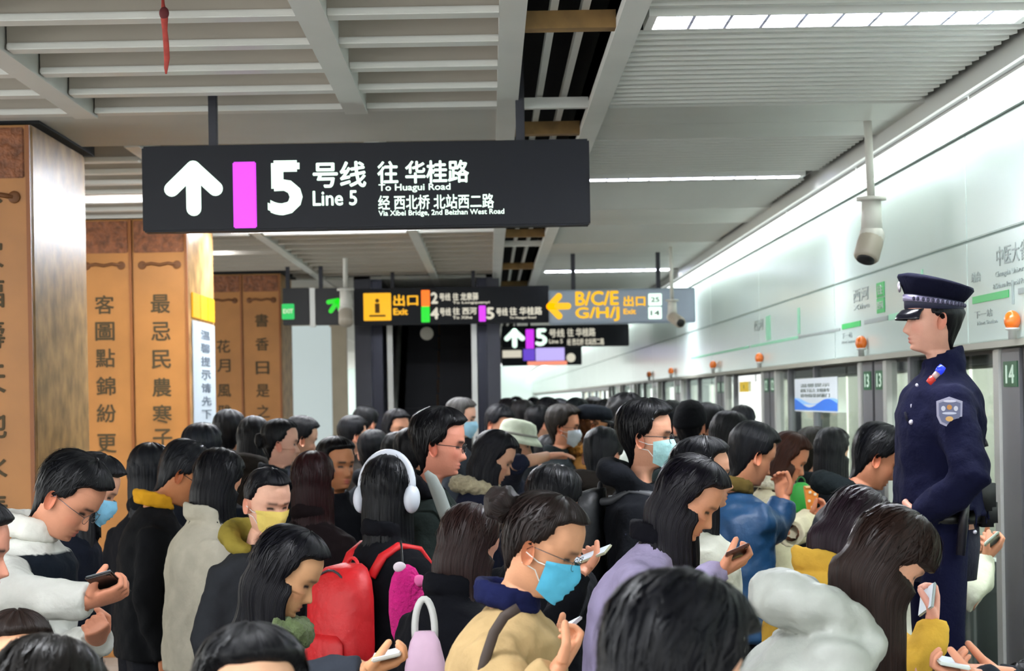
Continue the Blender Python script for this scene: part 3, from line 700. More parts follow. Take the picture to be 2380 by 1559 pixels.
def surf(z, t, nose=1., jaw=1.):
    """point of the head/neck/trunk surface at height z and angle t (0 = front, +pi/2 = left)"""
    z = np.asarray(z, float); t = np.asarray(t, float)
    zz = np.minimum(z, .04)
    f, b, w = np.interp(zz, _zf, _FR), np.interp(zz, _zf, _BK), np.interp(zz, _zf, _WD)
    q = np.clip((z - .04) / .08, 0, 1); k = np.power(np.clip(1 - q ** 2.25, 0, 1), 1 / 2.25)
    f0 = np.interp(zz, _zf, _FS) * k; f, b, w = f * k, b * k, w * k
    w = np.where((z < -.03) & (z > -.12), w * jaw, w)
    c, s = np.cos(t), np.sin(t)
    e = np.where(z > .05, 1., .88)
    y = w * np.sign(s) * np.abs(s) ** e
    f = f0 + (f - f0) * gs(y, 0, .026)
    x = np.where(c > 0, f, -b) * np.sign(c) * np.abs(c) ** e
    fr = np.clip(c, 0, 1)
    nz = np.interp(z, [-.062, -.054, -.046, -.038, -.02, -.004, .008], [0, .010, .024, .0235, .013, .004, 0]) * nose
    nw = np.interp(z, [-.06, -.045, -.02, .01], [.015, .0135, .009, .008])
    x = x + fr * nz * gs(y, 0, nw)
    x = x - fr * .010 * (gs(y, .033, .017) + gs(y, -.033, .017)) * gs(z, -.001, .014)
    x = x + fr * .004 * (gs(y, .032, .013) + gs(y, -.032, .013)) * gs(z, -.003, .008)
    x = x + fr * .003 * (gs(y, .03, .02) + gs(y, -.03, .02)) * gs(z, .02, .007)
    x = x + fr * .0045 * gs(y, 0, .022) * (gs(z, -.0695, .0045) + gs(z, -.0825, .0055))
    x = x + fr * .004 * gs(y, 0, .018) * gs(z, -.104, .009)
    x = x + fr * .004 * (gs(y, .042, .018) + gs(y, -.042, .018)) * gs(z, -.028, .018)
    return np.stack([x, y, z], -1)
_zr = np.concatenate([.12 - .08 * (1 - np.cos(np.linspace(.0, math.pi / 2, 15)))[1:] * 1., [], np.linspace(.036, -.116, 46), np.linspace(-.121, -.2, 10), [-.215, -.235, -.27, -.34, -.45, -.6, -.74]])
_zr[0] = .1195
_tq = np.linspace(-1, 1, 57)[:-1]; _tr = math.pi * np.sign(_tq) * np.abs(_tq) ** 1.25       # denser in front
NT = len(_tr)
def grid_faces(nr, nt, o=0, wrap=True):
    return [(o+i*nt+j, o+(i+1)*nt+j, o+(i+1)*nt+(j+1) % nt, o+i*nt+(j+1) % nt) for i in range(nr-1) for j in range(nt if wrap else nt-1)]
PIV = np.array([-.03, 0, -.165])
def rot_m(pitch, yaw, roll):
    return np.array(Matrix.Rotation(yaw, 3, 'Z') @ Matrix.Rotation(pitch, 3, 'Y') @ Matrix.Rotation(roll, 3, 'X'))
def bend(P, R, rigid=False):
    P = np.asarray(P, float); w = np.ones(len(P)) if rigid else smoothstep(-.195, -.118, P[:, 2])
    Q = (P - PIV) @ R.T + PIV
    return P * (1 - w[:, None]) + Q * w[:, None]

# a hand: palm, four unequal bent fingers, thumb leaving the side of the palm (left hand, palm towards +z, fingers along +x)
def make_hand(curl, thumb, spread=.0):
    mb = MB()
    mb.tube([(-.015, 0, 0), (.0, 0, 0), (.03, .0, 0), (.065, 0, 0), (.09, 0, 0)], [.024, .026, .036, .040, .036], 14, .42) if False else None
    rings = []
    for x, hw, ht in ((-.03, .026, .021), (0, .028, .020), (.03, .037, .019), (.06, .041, .016), (.085, .040, .013), (.094, .035, .009)):
        rings.append([(x, hw * math.cos(a), ht * math.sin(a)) for a in np.linspace(0, 2 * math.pi, 15)[:-1]])
    mb.loft(rings)
    for y, L, r in ((.030, .070, .0092), (.010, .079, .0096), (-.010, .073, .0092), (-.029, .057, .0082)):
        p = Vector((.078, y, 0)); an = 0; pts = [p]; rr = [r * 1.08]; q = 0
        for seg, c in zip((.44, .31, .25), curl):
            an += c; d = Vector((math.cos(an), y * spread * 8, math.sin(an))).normalized()
            pts += [p + d * L * seg * .5, p + d * L * seg]; rr += [r * (1 - .06 * q), r * (1 - .08 * q)]; p = pts[-1]; q += 1
        pts.append(p + d * r * .6); rr.append(r * .5)
        mb.tube(pts, rr, 8)
    t0 = Vector((.018, .026, .004)); d1 = Vector(thumb[0]).normalized(); d2 = Vector(thumb[1]).normalized()
    a = t0 + d1 * .045; b = a + d2 * .032; c = b + d2 * .022
    mb.tube([t0, t0 + d1 * .025, a, b, c, c + d2 * .005], [.017, .0145, .0118, .0108, .009, .004], 9)
    me = voxel(mb, .0042, 2); co = vco(me); Fc = [tuple(p.vertices) for p in me.polygons]; bpy.data.meshes.remove(me)
    return co, Fc
H_HOLD = make_hand((.25, 1.25, .7), ((.55, .65, .45), (.75, .1, .65)))
H_OPEN = make_hand((.25, .3, .25), ((.7, .6, .2), (.95, .15, .2)))
H_FIST = make_hand((1.2, 1.5, 1.0), ((.6, .5, .6), (.7, -.4, .5)))
def frame(x, z):
    x = Vector(x).normalized(); z = Vector(z); z = (z - x * z.dot(x)).normalized(); y = z.cross(x)
    return np.array([x, y, z]).T            # columns

EARZ = [( -.013, -.052), ]
def ear(side):
    V, Fc = [], []; nu, nv = 14, 8
    for i in range(nv + 1):
        ph = i / nv
        for j in range(nu):
            a = 2 * math.pi * j / nu; r = math.sin(ph * math.pi * .5) if True else 1
            ex, ez = .0165 * math.cos(a), .031 * math.sin(a) * (1.05 if math.sin(a) > 0 else .92)
            bowl = .011 * (r ** 3) + .004 * (r ** 8)
            V.append((-.012 + ex * r - .006 * math.sin(a) * r - .008 * r * 0, side * (.0735 + bowl + .006 * (1 if math.cos(a) < 0 else .2) * r), -.020 + ez * r))
    n0 = len(V)
    Fc = [(i*nu+j, (i+1)*nu+j, (i+1)*nu+(j+1) % nu, i*nu+(j+1) % nu) for i in range(nv) for j in range(nu)]
    b = len(V)
    for j in range(nu):
        a = 2 * math.pi * j / nu
        V.append((-.012 + .013 * math.cos(a), side * .066, -.020 + .026 * math.sin(a)))
    Fc += [((nv)*nu+j, b+j, b+(j+1) % nu, nv*nu+(j+1) % nu) for j in range(nu)]
    return np.array(V), Fc
EARS = [ear(1), ear(-1)]

def hair_limit(z, style):
    if style == 'bald': return np.full_like(z, -1)
    hl = np.interp(z, [-.14, -.122, -.105, -.085, -.055, -.03, -.005, .015, .045, .062, .078, .09], [-.2, -.052, -.044, -.038, -.034, -.026, -.012, .022, .036, .046, .068, .2])
    if style in ('fringe', 'long_fringe', 'bob_fringe'):
        hl = np.interp(z, [-.135, -.11, -.085, -.055, -.03, -.005, .022, .030, .034, .05, .09], [-.2, -.055, -.045, -.036, -.02, .0, .04, .05, .12, .2, .2])
    if style == 'back':
        hl = np.interp(z, [-.12, -.10, -.075, -.05, -.03, -.005, .015, .045, .065, .082, .092], [-.2, -.06, -.05, -.044, -.036, -.022, .010, .028, .042, .066, .2])
    return hl
def hair_thick(z, t, style, vol):
    top = smoothstep(-.06, .09, z)
    th = {'short': .006 + .017 * top, 'fringe': .010 + .020 * top, 'back': .006 + .008 * top, 'long': .014 + .007 * top, 'long_fringe': .014 + .007 * top, 'bob': .016 + .012 * top, 'bob_fringe': .016 + .012 * top, 'curly': .022 + .026 * top}[style]
    return th * vol

def person(p, s, a=0., hp=0., hy=0., hr=0., hair='short', hcol='#0d0d12', skin='#c98f72', coat='#15171c', zones=None, collar='stand', ccol=None,
           length=.35, vol=1., female=False, bulk=1., mask=None, glasses=False, arms='down', R=None, L=None, pants='#15161b', label='', size=None, hat=None,
           strands=0, mat_c=None, fine=None, floor=0., phone=None, fluff=False, side=None, group='people waiting on the platform', lips='#a8554e', nose=1., hem=-.80, lobes=True, hands=None, lean=None, hoodk=1., cx=0., cz=0., part=None, carc=None):
    """p: pixel of the head centre, s: pixels per metre there, a: facing (0 right, 90 away, -90 towards the viewer), hp: bow of the head"""
    sc = size or (.95 if female else 1.0)
    rm_ = rot_m(math.radians(hp), math.radians(hy), math.radians(hr))
    hc = (np.zeros(3) - PIV) @ rm_.T + PIV
    ya = math.radians(a); ca, sa = math.cos(ya), math.sin(ya)
    wp = W(p[0], p[1], s); off = hc * sc
    bx, by, bz = wp.x - (off[0]*ca - off[1]*sa), wp.y - (off[0]*sa + off[1]*ca), wp.z - off[2]
    if fine is None: fine = s > 400
    if lean is None: lean = .0016 * max(hp, 0)
    def shift(z): return -lean * smoothstep(-.17, -.42, np.asarray(z, float))
    def loc(V):
        V = np.asarray(V, float) * sc; V = V.copy(); V[:, 2] += bz; return V
    def to_local(px, py, depth_s):
        q = W(px, py, depth_s); dx, dy = q.x - bx, q.y - by
        return Vector(((dx*ca + dy*sa) / sc, (-dx*sa + dy*ca) / sc, (q.z - bz) / sc))
    jaw = .93 if female else 1.
    # ---- body: head, neck, trunk, arms and hands in one mesh
    zz, tt = np.meshgrid(_zr, _tr, indexing='ij')
    P = surf(zz.ravel(), tt.ravel(), nose * (.9 if female else 1), jaw)
    sk = np.array(hexc(skin)); cols = np.tile(sk, (len(P), 1))
    x, y, z = P.T; frn = (x > .045)
    lipw = frn * gs(y, 0, .021) ** 2 * np.clip(gs(z, -.0695, .006) + gs(z, -.0825, .007), 0, 1)
    cols += (np.array(hexc(lips)) - cols) * np.clip(lipw * 1.1, 0, .9)[:, None]
    yy = np.abs(y)
    brow = frn * smoothstep(.010, .016, yy) * (1 - smoothstep(.046, .054, yy)) * gs(z, .0195 + .05 * np.minimum(yy - .015, .02) * .3, .0062)
    eye = frn * smoothstep(.016, .020, yy) * (1 - smoothstep(.044, .049, yy)) * gs(z, -.0025 - ((yy - .032) / .02) ** 2 * .004, .0055)
    cols += (np.array((.02, .017, .016)) - cols) * np.clip(brow * (.7 if female else .95), 0, 1)[:, None]
    cols += (np.array((.025, .018, .016)) - cols) * np.clip(eye * 1.15, 0, 1)[:, None]
    blush = frn * gs(yy, .045, .02) * gs(z, -.035, .022); cols *= (1 - np.outer(blush, (.0, .13, .13)))
    PB = bend(P, rm_); PB[:, 0] += np.where(P[:, 2] < -.15, shift(P[:, 2]), 0)
    V = [PB]; Fc = grid_faces(len(_zr), NT); C = [cols]; n = len(P)
    Fc.append(tuple(range(NT))); Fc.append(tuple(range((len(_zr)-1)*NT, len(_zr)*NT))[::-1])
    for ev, ef in (EARS if not hair.startswith(('long', 'bob')) else []):
        V.append(bend(ev, rm_, True)); C.append(np.tile(sk * np.array((1.03, .85, .82)), (len(ev), 1))); Fc += [tuple(i + n for i in f) for f in ef]; n += len(ev)
    mirror = np.array((1, -1, 1))
    AR = {'down': ((-.02, .235, -.54), (.05, .225, -.78)), 'phone': ((.0, .235, -.50), (.21, .12, -.42)), 'phone_low': ((.0, .235, -.53), (.22, .12, -.55)), 'front': ((.03, .24, -.54), (.22, .08, -.62)), 'up': ((.14, .22, -.46), (.22, .12, -.24)), 'pocket': ((-.06, .26, -.52), (.06, .22, -.70))}
    aL, aR = (arms if isinstance(arms, tuple) else (arms, arms))
    armspec = []
    for sd, kind, ov in ((1, aL, L), (-1, aR, R)):
        e_, w_ = AR[kind]
        e_, w_ = Vector((e_[0] - lean, e_[1] * sd, e_[2])), Vector((w_[0] - lean, w_[1] * sd, w_[2]))
        if ov:
            if ov.get('wrist'): w_ = to_local(*ov['wrist'])
            if ov.get('elbow'): e_ = to_local(*ov['elbow'])
        armspec.append((sd, kind, Vector((-.01 + float(shift(-.292)), .158 * sd * (bulk ** .3), -.292)), e_, w_, ov or {}))
    hold_at = {}
    for sd, kind, sh, e_, w_, ov in armspec:
        tb = MB().tube([sh, (sh + e_) / 2, e_, (e_ + w_) / 2, w_], [.046, .044, .038, .034, .027], 10)
        V.append(np.array(tb.v)); C.append(np.tile(sk, (len(tb.v), 1))); Fc += [tuple(i + n for i in f) for f in tb.f]; n += len(tb.v)
        hx = Vector(ov['x']) if 'x' in ov else ((w_ - e_).normalized() if kind in ('down', 'pocket') else (w_ - e_).normalized() * .6 + Vector((0, -sd * .5, .1)))
        hz = Vector(ov['z']) if 'z' in ov else (Vector((0, -sd, 0)) if kind in ('down', 'pocket') else Vector((-.55, 0, .83)))
        hco, hf = {'hold': H_HOLD, 'open': H_OPEN, 'fist': H_FIST}[ov.get('pose', 'hold' if kind.startswith('phone') else 'open')]
        fr_ = frame(hx, hz)
        if sd < 0: fr_ = fr_.copy(); fr_[:, 1] *= -1
        Q = hco @ fr_.T + np.array(w_)
        V.append(Q); C.append(np.tile(sk * np.array((1.02, .93, .92)), (len(Q), 1))); Fc += [tuple(i + n for i in (f if sd > 0 else f[::-1])) for f in hf]; n += len(Q)
        hold_at[sd] = (np.array(w_), fr_)
    me = from_np('person', loc(np.concatenate(V)), Fc, True, np.concatenate(C))
    ob = link('person', me, M_SKIN); ob.location = (bx, by, 0); ob.rotation_euler = (0, 0, ya)
    tag(ob, label, 'person', group)
    info = dict(ob=ob, loc=loc, sc=sc, bz=bz, R=rm_, bulk=bulk, lean=lean, hold=hold_at, to_local=to_local, base=(bx, by), ya=ya)
    # ---- hair
    hcl = np.array(hexc(hcol)); rs = np.random.default_rng(abs(hash((p[0], p[1]))) % 9999)
    def cap_point(zv, tv, extra=0.):
        Pz = surf(zv, tv, 0., jaw); ctr = np.array([-.004, 0, .015]); nr = Pz - ctr; nr /= np.linalg.norm(nr, axis=-1, keepdims=True)
        wgt = smoothstep(-.008, .008 + .022 * (Pz[..., 0] > .03) * (zv > .03), hair_limit(zv, hair) - Pz[..., 0])
        if hair in ('long', 'long_fringe', 'bob', 'bob_fringe'): wgt = np.maximum(wgt, smoothstep(-.012, .012, .012 - Pz[..., 0]) * (zv > -.10))
        th = hair_thick(zv, tv, hair, vol) + .0035 * np.sin(tv * 13 + zv * 60 + p[0]) * .6 + .002 * np.sin(tv * 37 + p[1])
        if hat: th = th * (1 - .97 * smoothstep(.005, .035, zv)) + .0
        if hair == 'curly': th = th + .008 * np.sin(tv * 9 + p[0]) * np.sin(zv * 95)
        ins = np.stack([(Pz[..., 0] + .02) * .82 - .02, Pz[..., 1] * .82, Pz[..., 2]], -1)
        return ins * (1 - wgt)[..., None] + (Pz + nr * (th + extra)[..., None]) * wgt[..., None], wgt, nr
    if hair != 'bald':
        zc = np.concatenate([[.1199], .12 - .08 * (1 - np.cos(np.linspace(0, math.pi / 2, 16)))[1:], np.linspace(.034, -.132, 34)])
        zz, tt = np.meshgrid(zc, _tr, indexing='ij')
        Hp, wg, nr = cap_point(zz, tt)
        V = [bend(Hp.reshape(-1, 3), rm_)]; Fc = grid_faces(len(zc), NT); Fc.append(tuple(range(NT))); nH = zz.size
        U = [np.stack([tt.ravel() / (2 * math.pi), zz.ravel() * 4], -1)]
        if hair in ('long', 'long_fringe', 'bob', 'bob_fringe'):
            nS, st = 84, .022; ph0 = part or (.30 if hair.endswith('fringe') else .36)
            # strands start on the crown side, run down over the head and then hang by gravity
            lens = length if not hair.startswith('bob') else .19
            nk = max(6, int(lens / st)); az = np.linspace(ph0 * math.pi, (2 - ph0) * math.pi, nS)
            z0 = .055
            cur, _, n0 = cap_point(np.full(nS, z0), az, .004)
            cur = bend(cur, rm_, True); rows = []
            zlist = [.055, .035, .015, -.005, -.025, -.045]
            for zq in zlist:
                q, _, nn = cap_point(np.full(nS, zq), az, float(np.interp(zq, [-.02, .02, .055], [.005, .003, -.006]))); q = q.copy()
                Pq = surf(np.full(nS, max(zq, -.02)), az, 0., jaw); nn2 = Pq - np.array([-.004, 0, .015]); nn2 /= np.linalg.norm(nn2, axis=-1, keepdims=True)
                q = np.where((zq < -.02), np.stack([Pq[:, 0], Pq[:, 1], np.full(nS, zq)], -1) + nn2 * .020 * vol, q)
                rows.append(bend(q, rm_, True))
            cur = rows[-1].copy(); prevd = rows[-1] - rows[-2]; prevd /= np.linalg.norm(prevd, axis=1, keepdims=True)
            jit = rs.normal(0, 1, nS); jit = np.convolve(np.pad(jit, 2, 'wrap'), [.2, .3, .3, .2], 'same')[2:-2]
            edge = np.minimum(np.arange(nS), np.arange(nS)[::-1])
            lenj = 1 + .10 * jit - .25 * np.exp(-edge / 5.)
            for k in range(nk):
                g = np.clip((k + 1) / 5, 0, 1); d = prevd * (1 - g) + np.array([0, 0, -1.]) * g
                d /= np.linalg.norm(d, axis=1, keepdims=True); prevd = d
                cur = cur + d * (st * np.clip(lenj, .5, 1.4))[:, None]
                wob = .0010 * np.sin(k * .55 + jit * 2.)
                cur = cur + np.stack([wob, wob * np.cos(az), np.zeros(nS)], -1)
                # keep clear of the clothed trunk
                zt_ = np.clip(cur[:, 2], -.86, -.12)
                f_, b_, w_ = np.interp(zt_, _zf, _FR), np.interp(zt_, _zf, _BK), np.interp(zt_, _zf, _WD)
                pad = np.interp(zt_, [-.3, -.22, -.17, -.12], [.035, .03, .018, .008]) * bulk
                w2 = w_ + pad + np.interp(zt_, [-.3, -.25, -.2], [.02, .01, 0])
                sx_ = shift(cur[:, 2]); cur[:, 0] -= sx_
                ax_ = np.where(cur[:, 0] > 0, f_ + pad, -b_ + pad)
                rr_ = np.sqrt((cur[:, 0] / ax_) ** 2 + (cur[:, 1] / w2) ** 2)
                push = np.where(rr_ < 1, 1 / np.maximum(rr_, .15), 1.)
                push = 1 + (push - 1) * .55
                cur = np.stack([cur[:, 0] * push + sx_, cur[:, 1] * push, cur[:, 2]], -1)
                rows.append(cur.copy())
            rows = np.array(rows)                     # k, strand, 3
            cen = rows.mean(1, keepdims=True); rad = rows - cen; rad[..., 2] = 0
            rad /= np.linalg.norm(rad, axis=2, keepdims=True) + 1e-6
            ridge = .0016 * np.sin(np.arange(nS) * 1.9) + .002 * jit
            fade = np.linspace(0, 1, len(rows))[:, None]
            rows = rows + rad * (ridge[None] * (.4 + fade))[..., None]
            inner = rows - rad * .016
            inner[-1] = rows[-1]
            nk2 = len(rows)
            fo = grid_faces(nk2, nS, nH, False); V.append(rows.reshape(-1, 3)); nH += nk2 * nS
            fi = [f[::-1] for f in grid_faces(nk2, nS, nH, False)]; V.append(inner.reshape(-1, 3)); o1 = nH - nk2 * nS; o2 = nH; nH += nk2 * nS
            Fc += fo + fi
            Fc += [(o1 + i*nS, o2 + i*nS, o2 + (i+1)*nS, o1 + (i+1)*nS) for i in range(nk2-1)] + [(o1 + i*nS+nS-1, o1 + (i+1)*nS+nS-1, o2 + (i+1)*nS+nS-1, o2 + i*nS+nS-1) for i in range(nk2-1)]
            uv_ = np.stack(np.meshgrid(np.linspace(0, 1, nk2) * (lens + .1) * 4, az / (2 * math.pi), indexing='ij')[::-1], -1).reshape(-1, 2)
            U += [uv_, uv_]
        ns = strands or (90 if s > 550 else 0)
        if ns:
            zmin = {'short': -.05, 'fringe': -.04, 'back': -.07, 'curly': -.04}.get(hair, -.04)
            for q in range(ns):
                t0 = rs.uniform(-math.pi, math.pi); zs_, ze = rs.uniform(.06, .118), rs.uniform(zmin, .05)
                if abs(t0) < 1.0: ze = max(ze, .07 if not hair.endswith('fringe') else .03)
                zv = np.linspace(zs_, ze, 7); tv = t0 + np.linspace(0, rs.normal(0, .22), 7)
                lift = np.linspace(0, 1, 7) ** 2 * abs(rs.normal(0, .006)) + .0012 + abs(rs.normal(0, .0012))
                Pm, wg, nn = cap_point(zv, tv, 0.); Pm = Pm + nn * lift[:, None]
                if wg.min() < .6: continue
                wdt = (.0016 + .0012 * rs.random()) * np.array([.4, .9, 1, 1, .9, .7, .15])
                tang = np.stack([-np.sin(tv), np.cos(tv), 0 * tv], -1)
                A = bend(Pm + tang * wdt[:, None], rm_, True); B = bend(Pm - tang * wdt[:, None], rm_, True)
                V.append(np.concatenate([A, B])); Fc += [(nH+i, nH+i+1, nH+8+i, nH+7+i) for i in range(6)]; nH += 14
                uu = rs.random(); U.append(np.stack([np.full(14, uu), np.tile(np.linspace(0, .5, 7), 2)], -1))
        if hair == 'back' and lobes:        # bun or tied tail
            if lobes == 'bun': bc, br = (-.136, 0, .055), (.046, .050, .046)
            else: bc, br = (-.112, 0, .01), (.03, .032, .045)
            e = MB().ell(bc, br, 18, 12); vv = np.array(e.v); vv += .004 * np.sin(vv * 180 + 1)[:, [1, 2, 0]]
            V.append(bend(vv, rm_, True)); Fc += [tuple(i + nH for i in f) for f in e.f]; U.append(np.stack([vv[:, 1] * 4, vv[:, 2] * 4], -1)); nH += len(vv)
        Va = np.concatenate(V); hv = np.tile(hcl, (len(Va), 1))
        link('hair', from_np('hair', loc(Va), Fc, True, hv, np.concatenate(U)), M_HAIR, ob)
    # ---- coat
    mb = MB(); B = bulk
    rings = []
    for z_, f_, b_, w_ in ((-.178, .046, -.086, .070), (-.198, .056, -.098, .098), (-.225, .076, -.114, .140), (-.27, .102, -.130, .178), (-.34, .122, -.138, .195), (-.48, .126, -.134, .186), (-.62, .13, -.138, .192), (-.74, .13, -.143, .20), (hem, .13, -.145, .203)):
        k = 1 + (B - 1) * min(1, max(0, (-.19 - z_) / .08)); rings.append([((f_ if math.cos(t) > 0 else -b_) * k * math.copysign(abs(math.cos(t)) ** .85, math.cos(t)) + float(shift(z_)), w_ * (k * .55 + .45) * math.copysign(abs(math.sin(t)) ** .85, math.sin(t)), z_) for t in np.linspace(0, 2*math.pi, 29)[:-1]])
    mb.loft(rings)
    for sd, kind, sh, e_, w_, ov in armspec:
        dw = (w_ - e_).normalized(); we_ = w_ + dw * .004
        if 'cuff' in ov: we_ = e_ + (w_ - e_) * ov['cuff']
        mb.tube([sh + Vector((0, -.04 * sd, .0)), sh, (sh + e_) / 2, e_, e_ + (we_ - e_) * .45, we_ - dw * .03, we_], [.06 * B, .068 * B, .064 * B, .060 * B, .055 * B, .047 * B, .046 * B], 14)
    mb_col = MB()
    if collar in ('stand', 'fur', 'scarf', 'turtle'):
        r = {'stand': .018, 'fur': .045, 'scarf': .036, 'turtle': .024}[collar]; zc0 = {'stand': -.165, 'fur': -.172, 'scarf': -.155, 'turtle': -.16}[collar] + cz
        for dz in ((0, .028) if collar in ('stand', 'turtle') else (0,)):
            mb_col.tube([((.062 if math.cos(t) > 0 else .074) * (1 + .25 * (r > .03)) * math.cos(t) - .024 + cx, (.072 + .2 * (r - .016)) * math.sin(t), zc0 + dz - .018 * math.cos(t)) for t in (np.linspace(-carc, carc, 25) if carc else np.linspace(0, 2*math.pi, 25))], r, 10)
    elif collar == 'shirt':
        for dz, rr in ((0, .018), (.02, .015), (.04, .013), (.058, .011)):
            mb_col.tube([(.066 * math.cos(t) - .022, (.070 - dz * .1) * math.sin(t), -.186 + dz - .026 * math.cos(t)) for t in np.linspace(.35, 2*math.pi - .35, 25)], rr, 8)
    elif collar == 'hood':
        mb_col.tube([((.10 * math.cos(t) - .045) * (1 + .5 * (hoodk - 1)) + float(shift(-.24)) * .8, .105 * math.sin(t) * (1 + .4 * (hoodk - 1)), -.180 - .028 * math.cos(t) + (.02 if math.cos(t) < 0 else 0) - .02 * (hoodk - 1)) for t in np.linspace(.7, 2*math.pi - .7, 25)], [(.022 + .030 * math.sin(math.pi * i / 24)) * hoodk for i in range(25)], 12)
    vs = .013 if s > 700 else (.015 if fine else .02)
    same = ccol is None and not fluff
    if same and mb_col.v: mb.add(mb_col.v, mb_col.f)
    cm = voxel(mb, vs, 3, .020 * min(B, 1.3)); co = vco(cm)
    base = np.array(hexc(coat)); cc = np.tile(base, (len(co), 1))
    if zones: cc = zones(co.astype(float), cc)
    set_tint(cm, cc); cm.vertices.foreach_set('co', loc(co).astype(np.float32).ravel()); cm.update()
    info['coat'] = link('coat', cm, mat_c or (M_CLOTH), ob)
    if not same and mb_col.v:
        k2 = voxel(mb_col, .010, 2, .030 if collar == 'fur' else .01, _TEX2); co = vco(k2); set_tint(k2, np.tile(np.array(hexc(ccol or coat)), (len(co), 1)))
        k2.vertices.foreach_set('co', loc(co).astype(np.float32).ravel()); k2.update(); link('collar', k2, M_FLUFF if collar in ('fur', 'scarf') else M_CLOTH, ob)
    # ---- trousers and shoes
    hz_ = bz + hem * sc; mbp = MB(); zb = floor + .07
    for sd in (1, -1):
        mbp.tube([(-lean * sc, .085 * sd * sc, hz_ + .08), (0.01 - lean * sc, .095 * sd * sc, (hz_ + zb) / 2 + .03), (-.01 - lean * sc, .10 * sd * sc, zb)], [.10 * sc, .075 * sc, .06 * sc], 10)
    pm = mbp.mesh('trousers', True); set_tint(pm, np.tile(np.array(hexc(pants)), (len(pm.vertices), 1))); link('trousers', pm, M_CLOTH, ob)
    for sd in (1, -1):
        sb = MB(); sb.loft([[(xx - lean * sc, .10 * sd * sc + hw * math.cos(q), floor + .002 + max(0, math.sin(q)) * ht) for q in np.linspace(0, 2*math.pi, 13)[:-1]] for xx, hw, ht in ((-.09, .03, .07), (-.06, .042, .09), (0, .042, .09), (.08, .048, .06), (.15, .042, .05), (.18, .02, .03))])
        sb.build('shoe', mat('shoe leather', '#1a1a1c', .5), ob, True)
    # ---- face mask and glasses
    if mask:
        zz, tt = np.meshgrid(np.linspace(-.008, -.124, 18), np.linspace(-1.22, 1.22, 29), indexing='ij')
        e = np.abs(tt) / 1.22; zz = zz * (1 - .30 * e ** 2) - .045 * .30 * e ** 2
        M_ = surf(np.maximum(zz, -.113), tt, 0., jaw); M_[..., 2] = zz
        up = smoothstep(-.11, -.05, zz); M_[..., 0] += (.009 + .020 * gs(M_[..., 1], 0, .028) * gs(zz, -.042, .035) + .004 * gs(M_[..., 1], 0, .04)) * (1 - .8 * e ** 3)
        M_[..., 1] *= 1.05; M_[..., 0] += .0006 * np.sin(zz * 330) * (1 - e)
        V = M_.reshape(-1, 3); mm = from_np('face_mask', loc(bend(V, rm_, True)), grid_faces(18, 29, 0, False), True, np.tile(np.array(hexc(mask)), (len(V), 1)))
        mk = link('face_mask', mm, M_CLOTH, ob)
        for sd in (1, -1):
            for zq in (-.03, -.075):
                q = surf(np.array([zq]), np.array([1.2 * sd]), 0., jaw)[0] * np.array([1, 1.06, 1]); pts = [q, q * .5 + .5 * np.array([.0, .081 * sd, -.03]), np.array([-.018, .084 * sd, -.018 if zq > -.05 else -.045])]
                tb = MB().tube(bend(np.array(pts), rm_, True).tolist(), .0016, 5); lv = loc(np.array(tb.v)); mb2 = MB(); mb2.add(lv.tolist(), tb.f); mb2.build('ear_loop', mat('elastic white', '#d8d8d4', .7), mk)
    if glasses:
        g = MB()
        for sd in (1, -1):
            g.tube(bend(np.array([(.100 - .004 * abs(math.cos(q)), .034 * sd + .024 * math.cos(q), -.006 + .017 * math.sin(q)) for q in np.linspace(0, 2*math.pi, 17)]), rm_, True).tolist(), .0009 if glasses == 'silver' else .0014, 5)
            g.tube(bend(np.array([(.096, .058 * sd, .0), (.05, .078 * sd, .001), (-.01, .082 * sd, .0), (-.02, .08 * sd, -.012)]), rm_, True).tolist(), .0011 if glasses == 'silver' else .0016, 5)
        g.tube(bend(np.array([(.102, .011, -.002), (.106, 0, .0), (.102, -.011, -.002)]), rm_, True).tolist(), .0015, 5)
        g2 = MB(); g2.add(loc(np.array(g.v)).tolist(), g.f); g2.build('glasses', mat('glasses frame', '#5a5a60', .25, metal=.8) if glasses == 'silver' else mat('glasses frame black', '#15151a', .3), ob, True)
    if hat: hat(info)
    if phone:
        for sd in ((phone.get('hand', -1),) if not isinstance(phone.get('hand'), tuple) else phone['hand']):
            make_phone(info, sd, phone)
    return info
NPH = [0]
def make_phone(info, sd, ph):
    w_, fr_ = info['hold'][sd]; sc = info['sc']
    o = empty('smartphone', (info['base'][0], info['base'][1], 0), info['ya'], ph['label'], 'phone', 'smartphones in hands')
    def place(x0, x1, y0, y1, z0, z1, name, m, b=.003):
        mb = MB().bbox(x0, x1, y0, y1, z0, z1, b); V = (np.array(mb.v)) @ fr_.T + w_; V = info['loc'](V)
        m2 = MB(); m2.add(V.tolist(), mb.f); m2.build(name, m, o, False)
    place(.030, .106, -.06, .095, .020, .029, 'phone_body', mat('phone ' + ph.get('col', '#15161c'), ph.get('col', '#15161c'), .25, spec=.6))
    place(.033, .103, -.057, .092, .029, .0296, 'phone_screen', emat('phone screen ' + str(ph.get('glow', .3)), '#c8d4e0', ph.get('glow', .3)), .0002)
    if ph.get('col', '') : place(.088, .098, .07, .085, .0185, .020, 'camera_lens', mat('lens black', '#050507', .1), .0005)
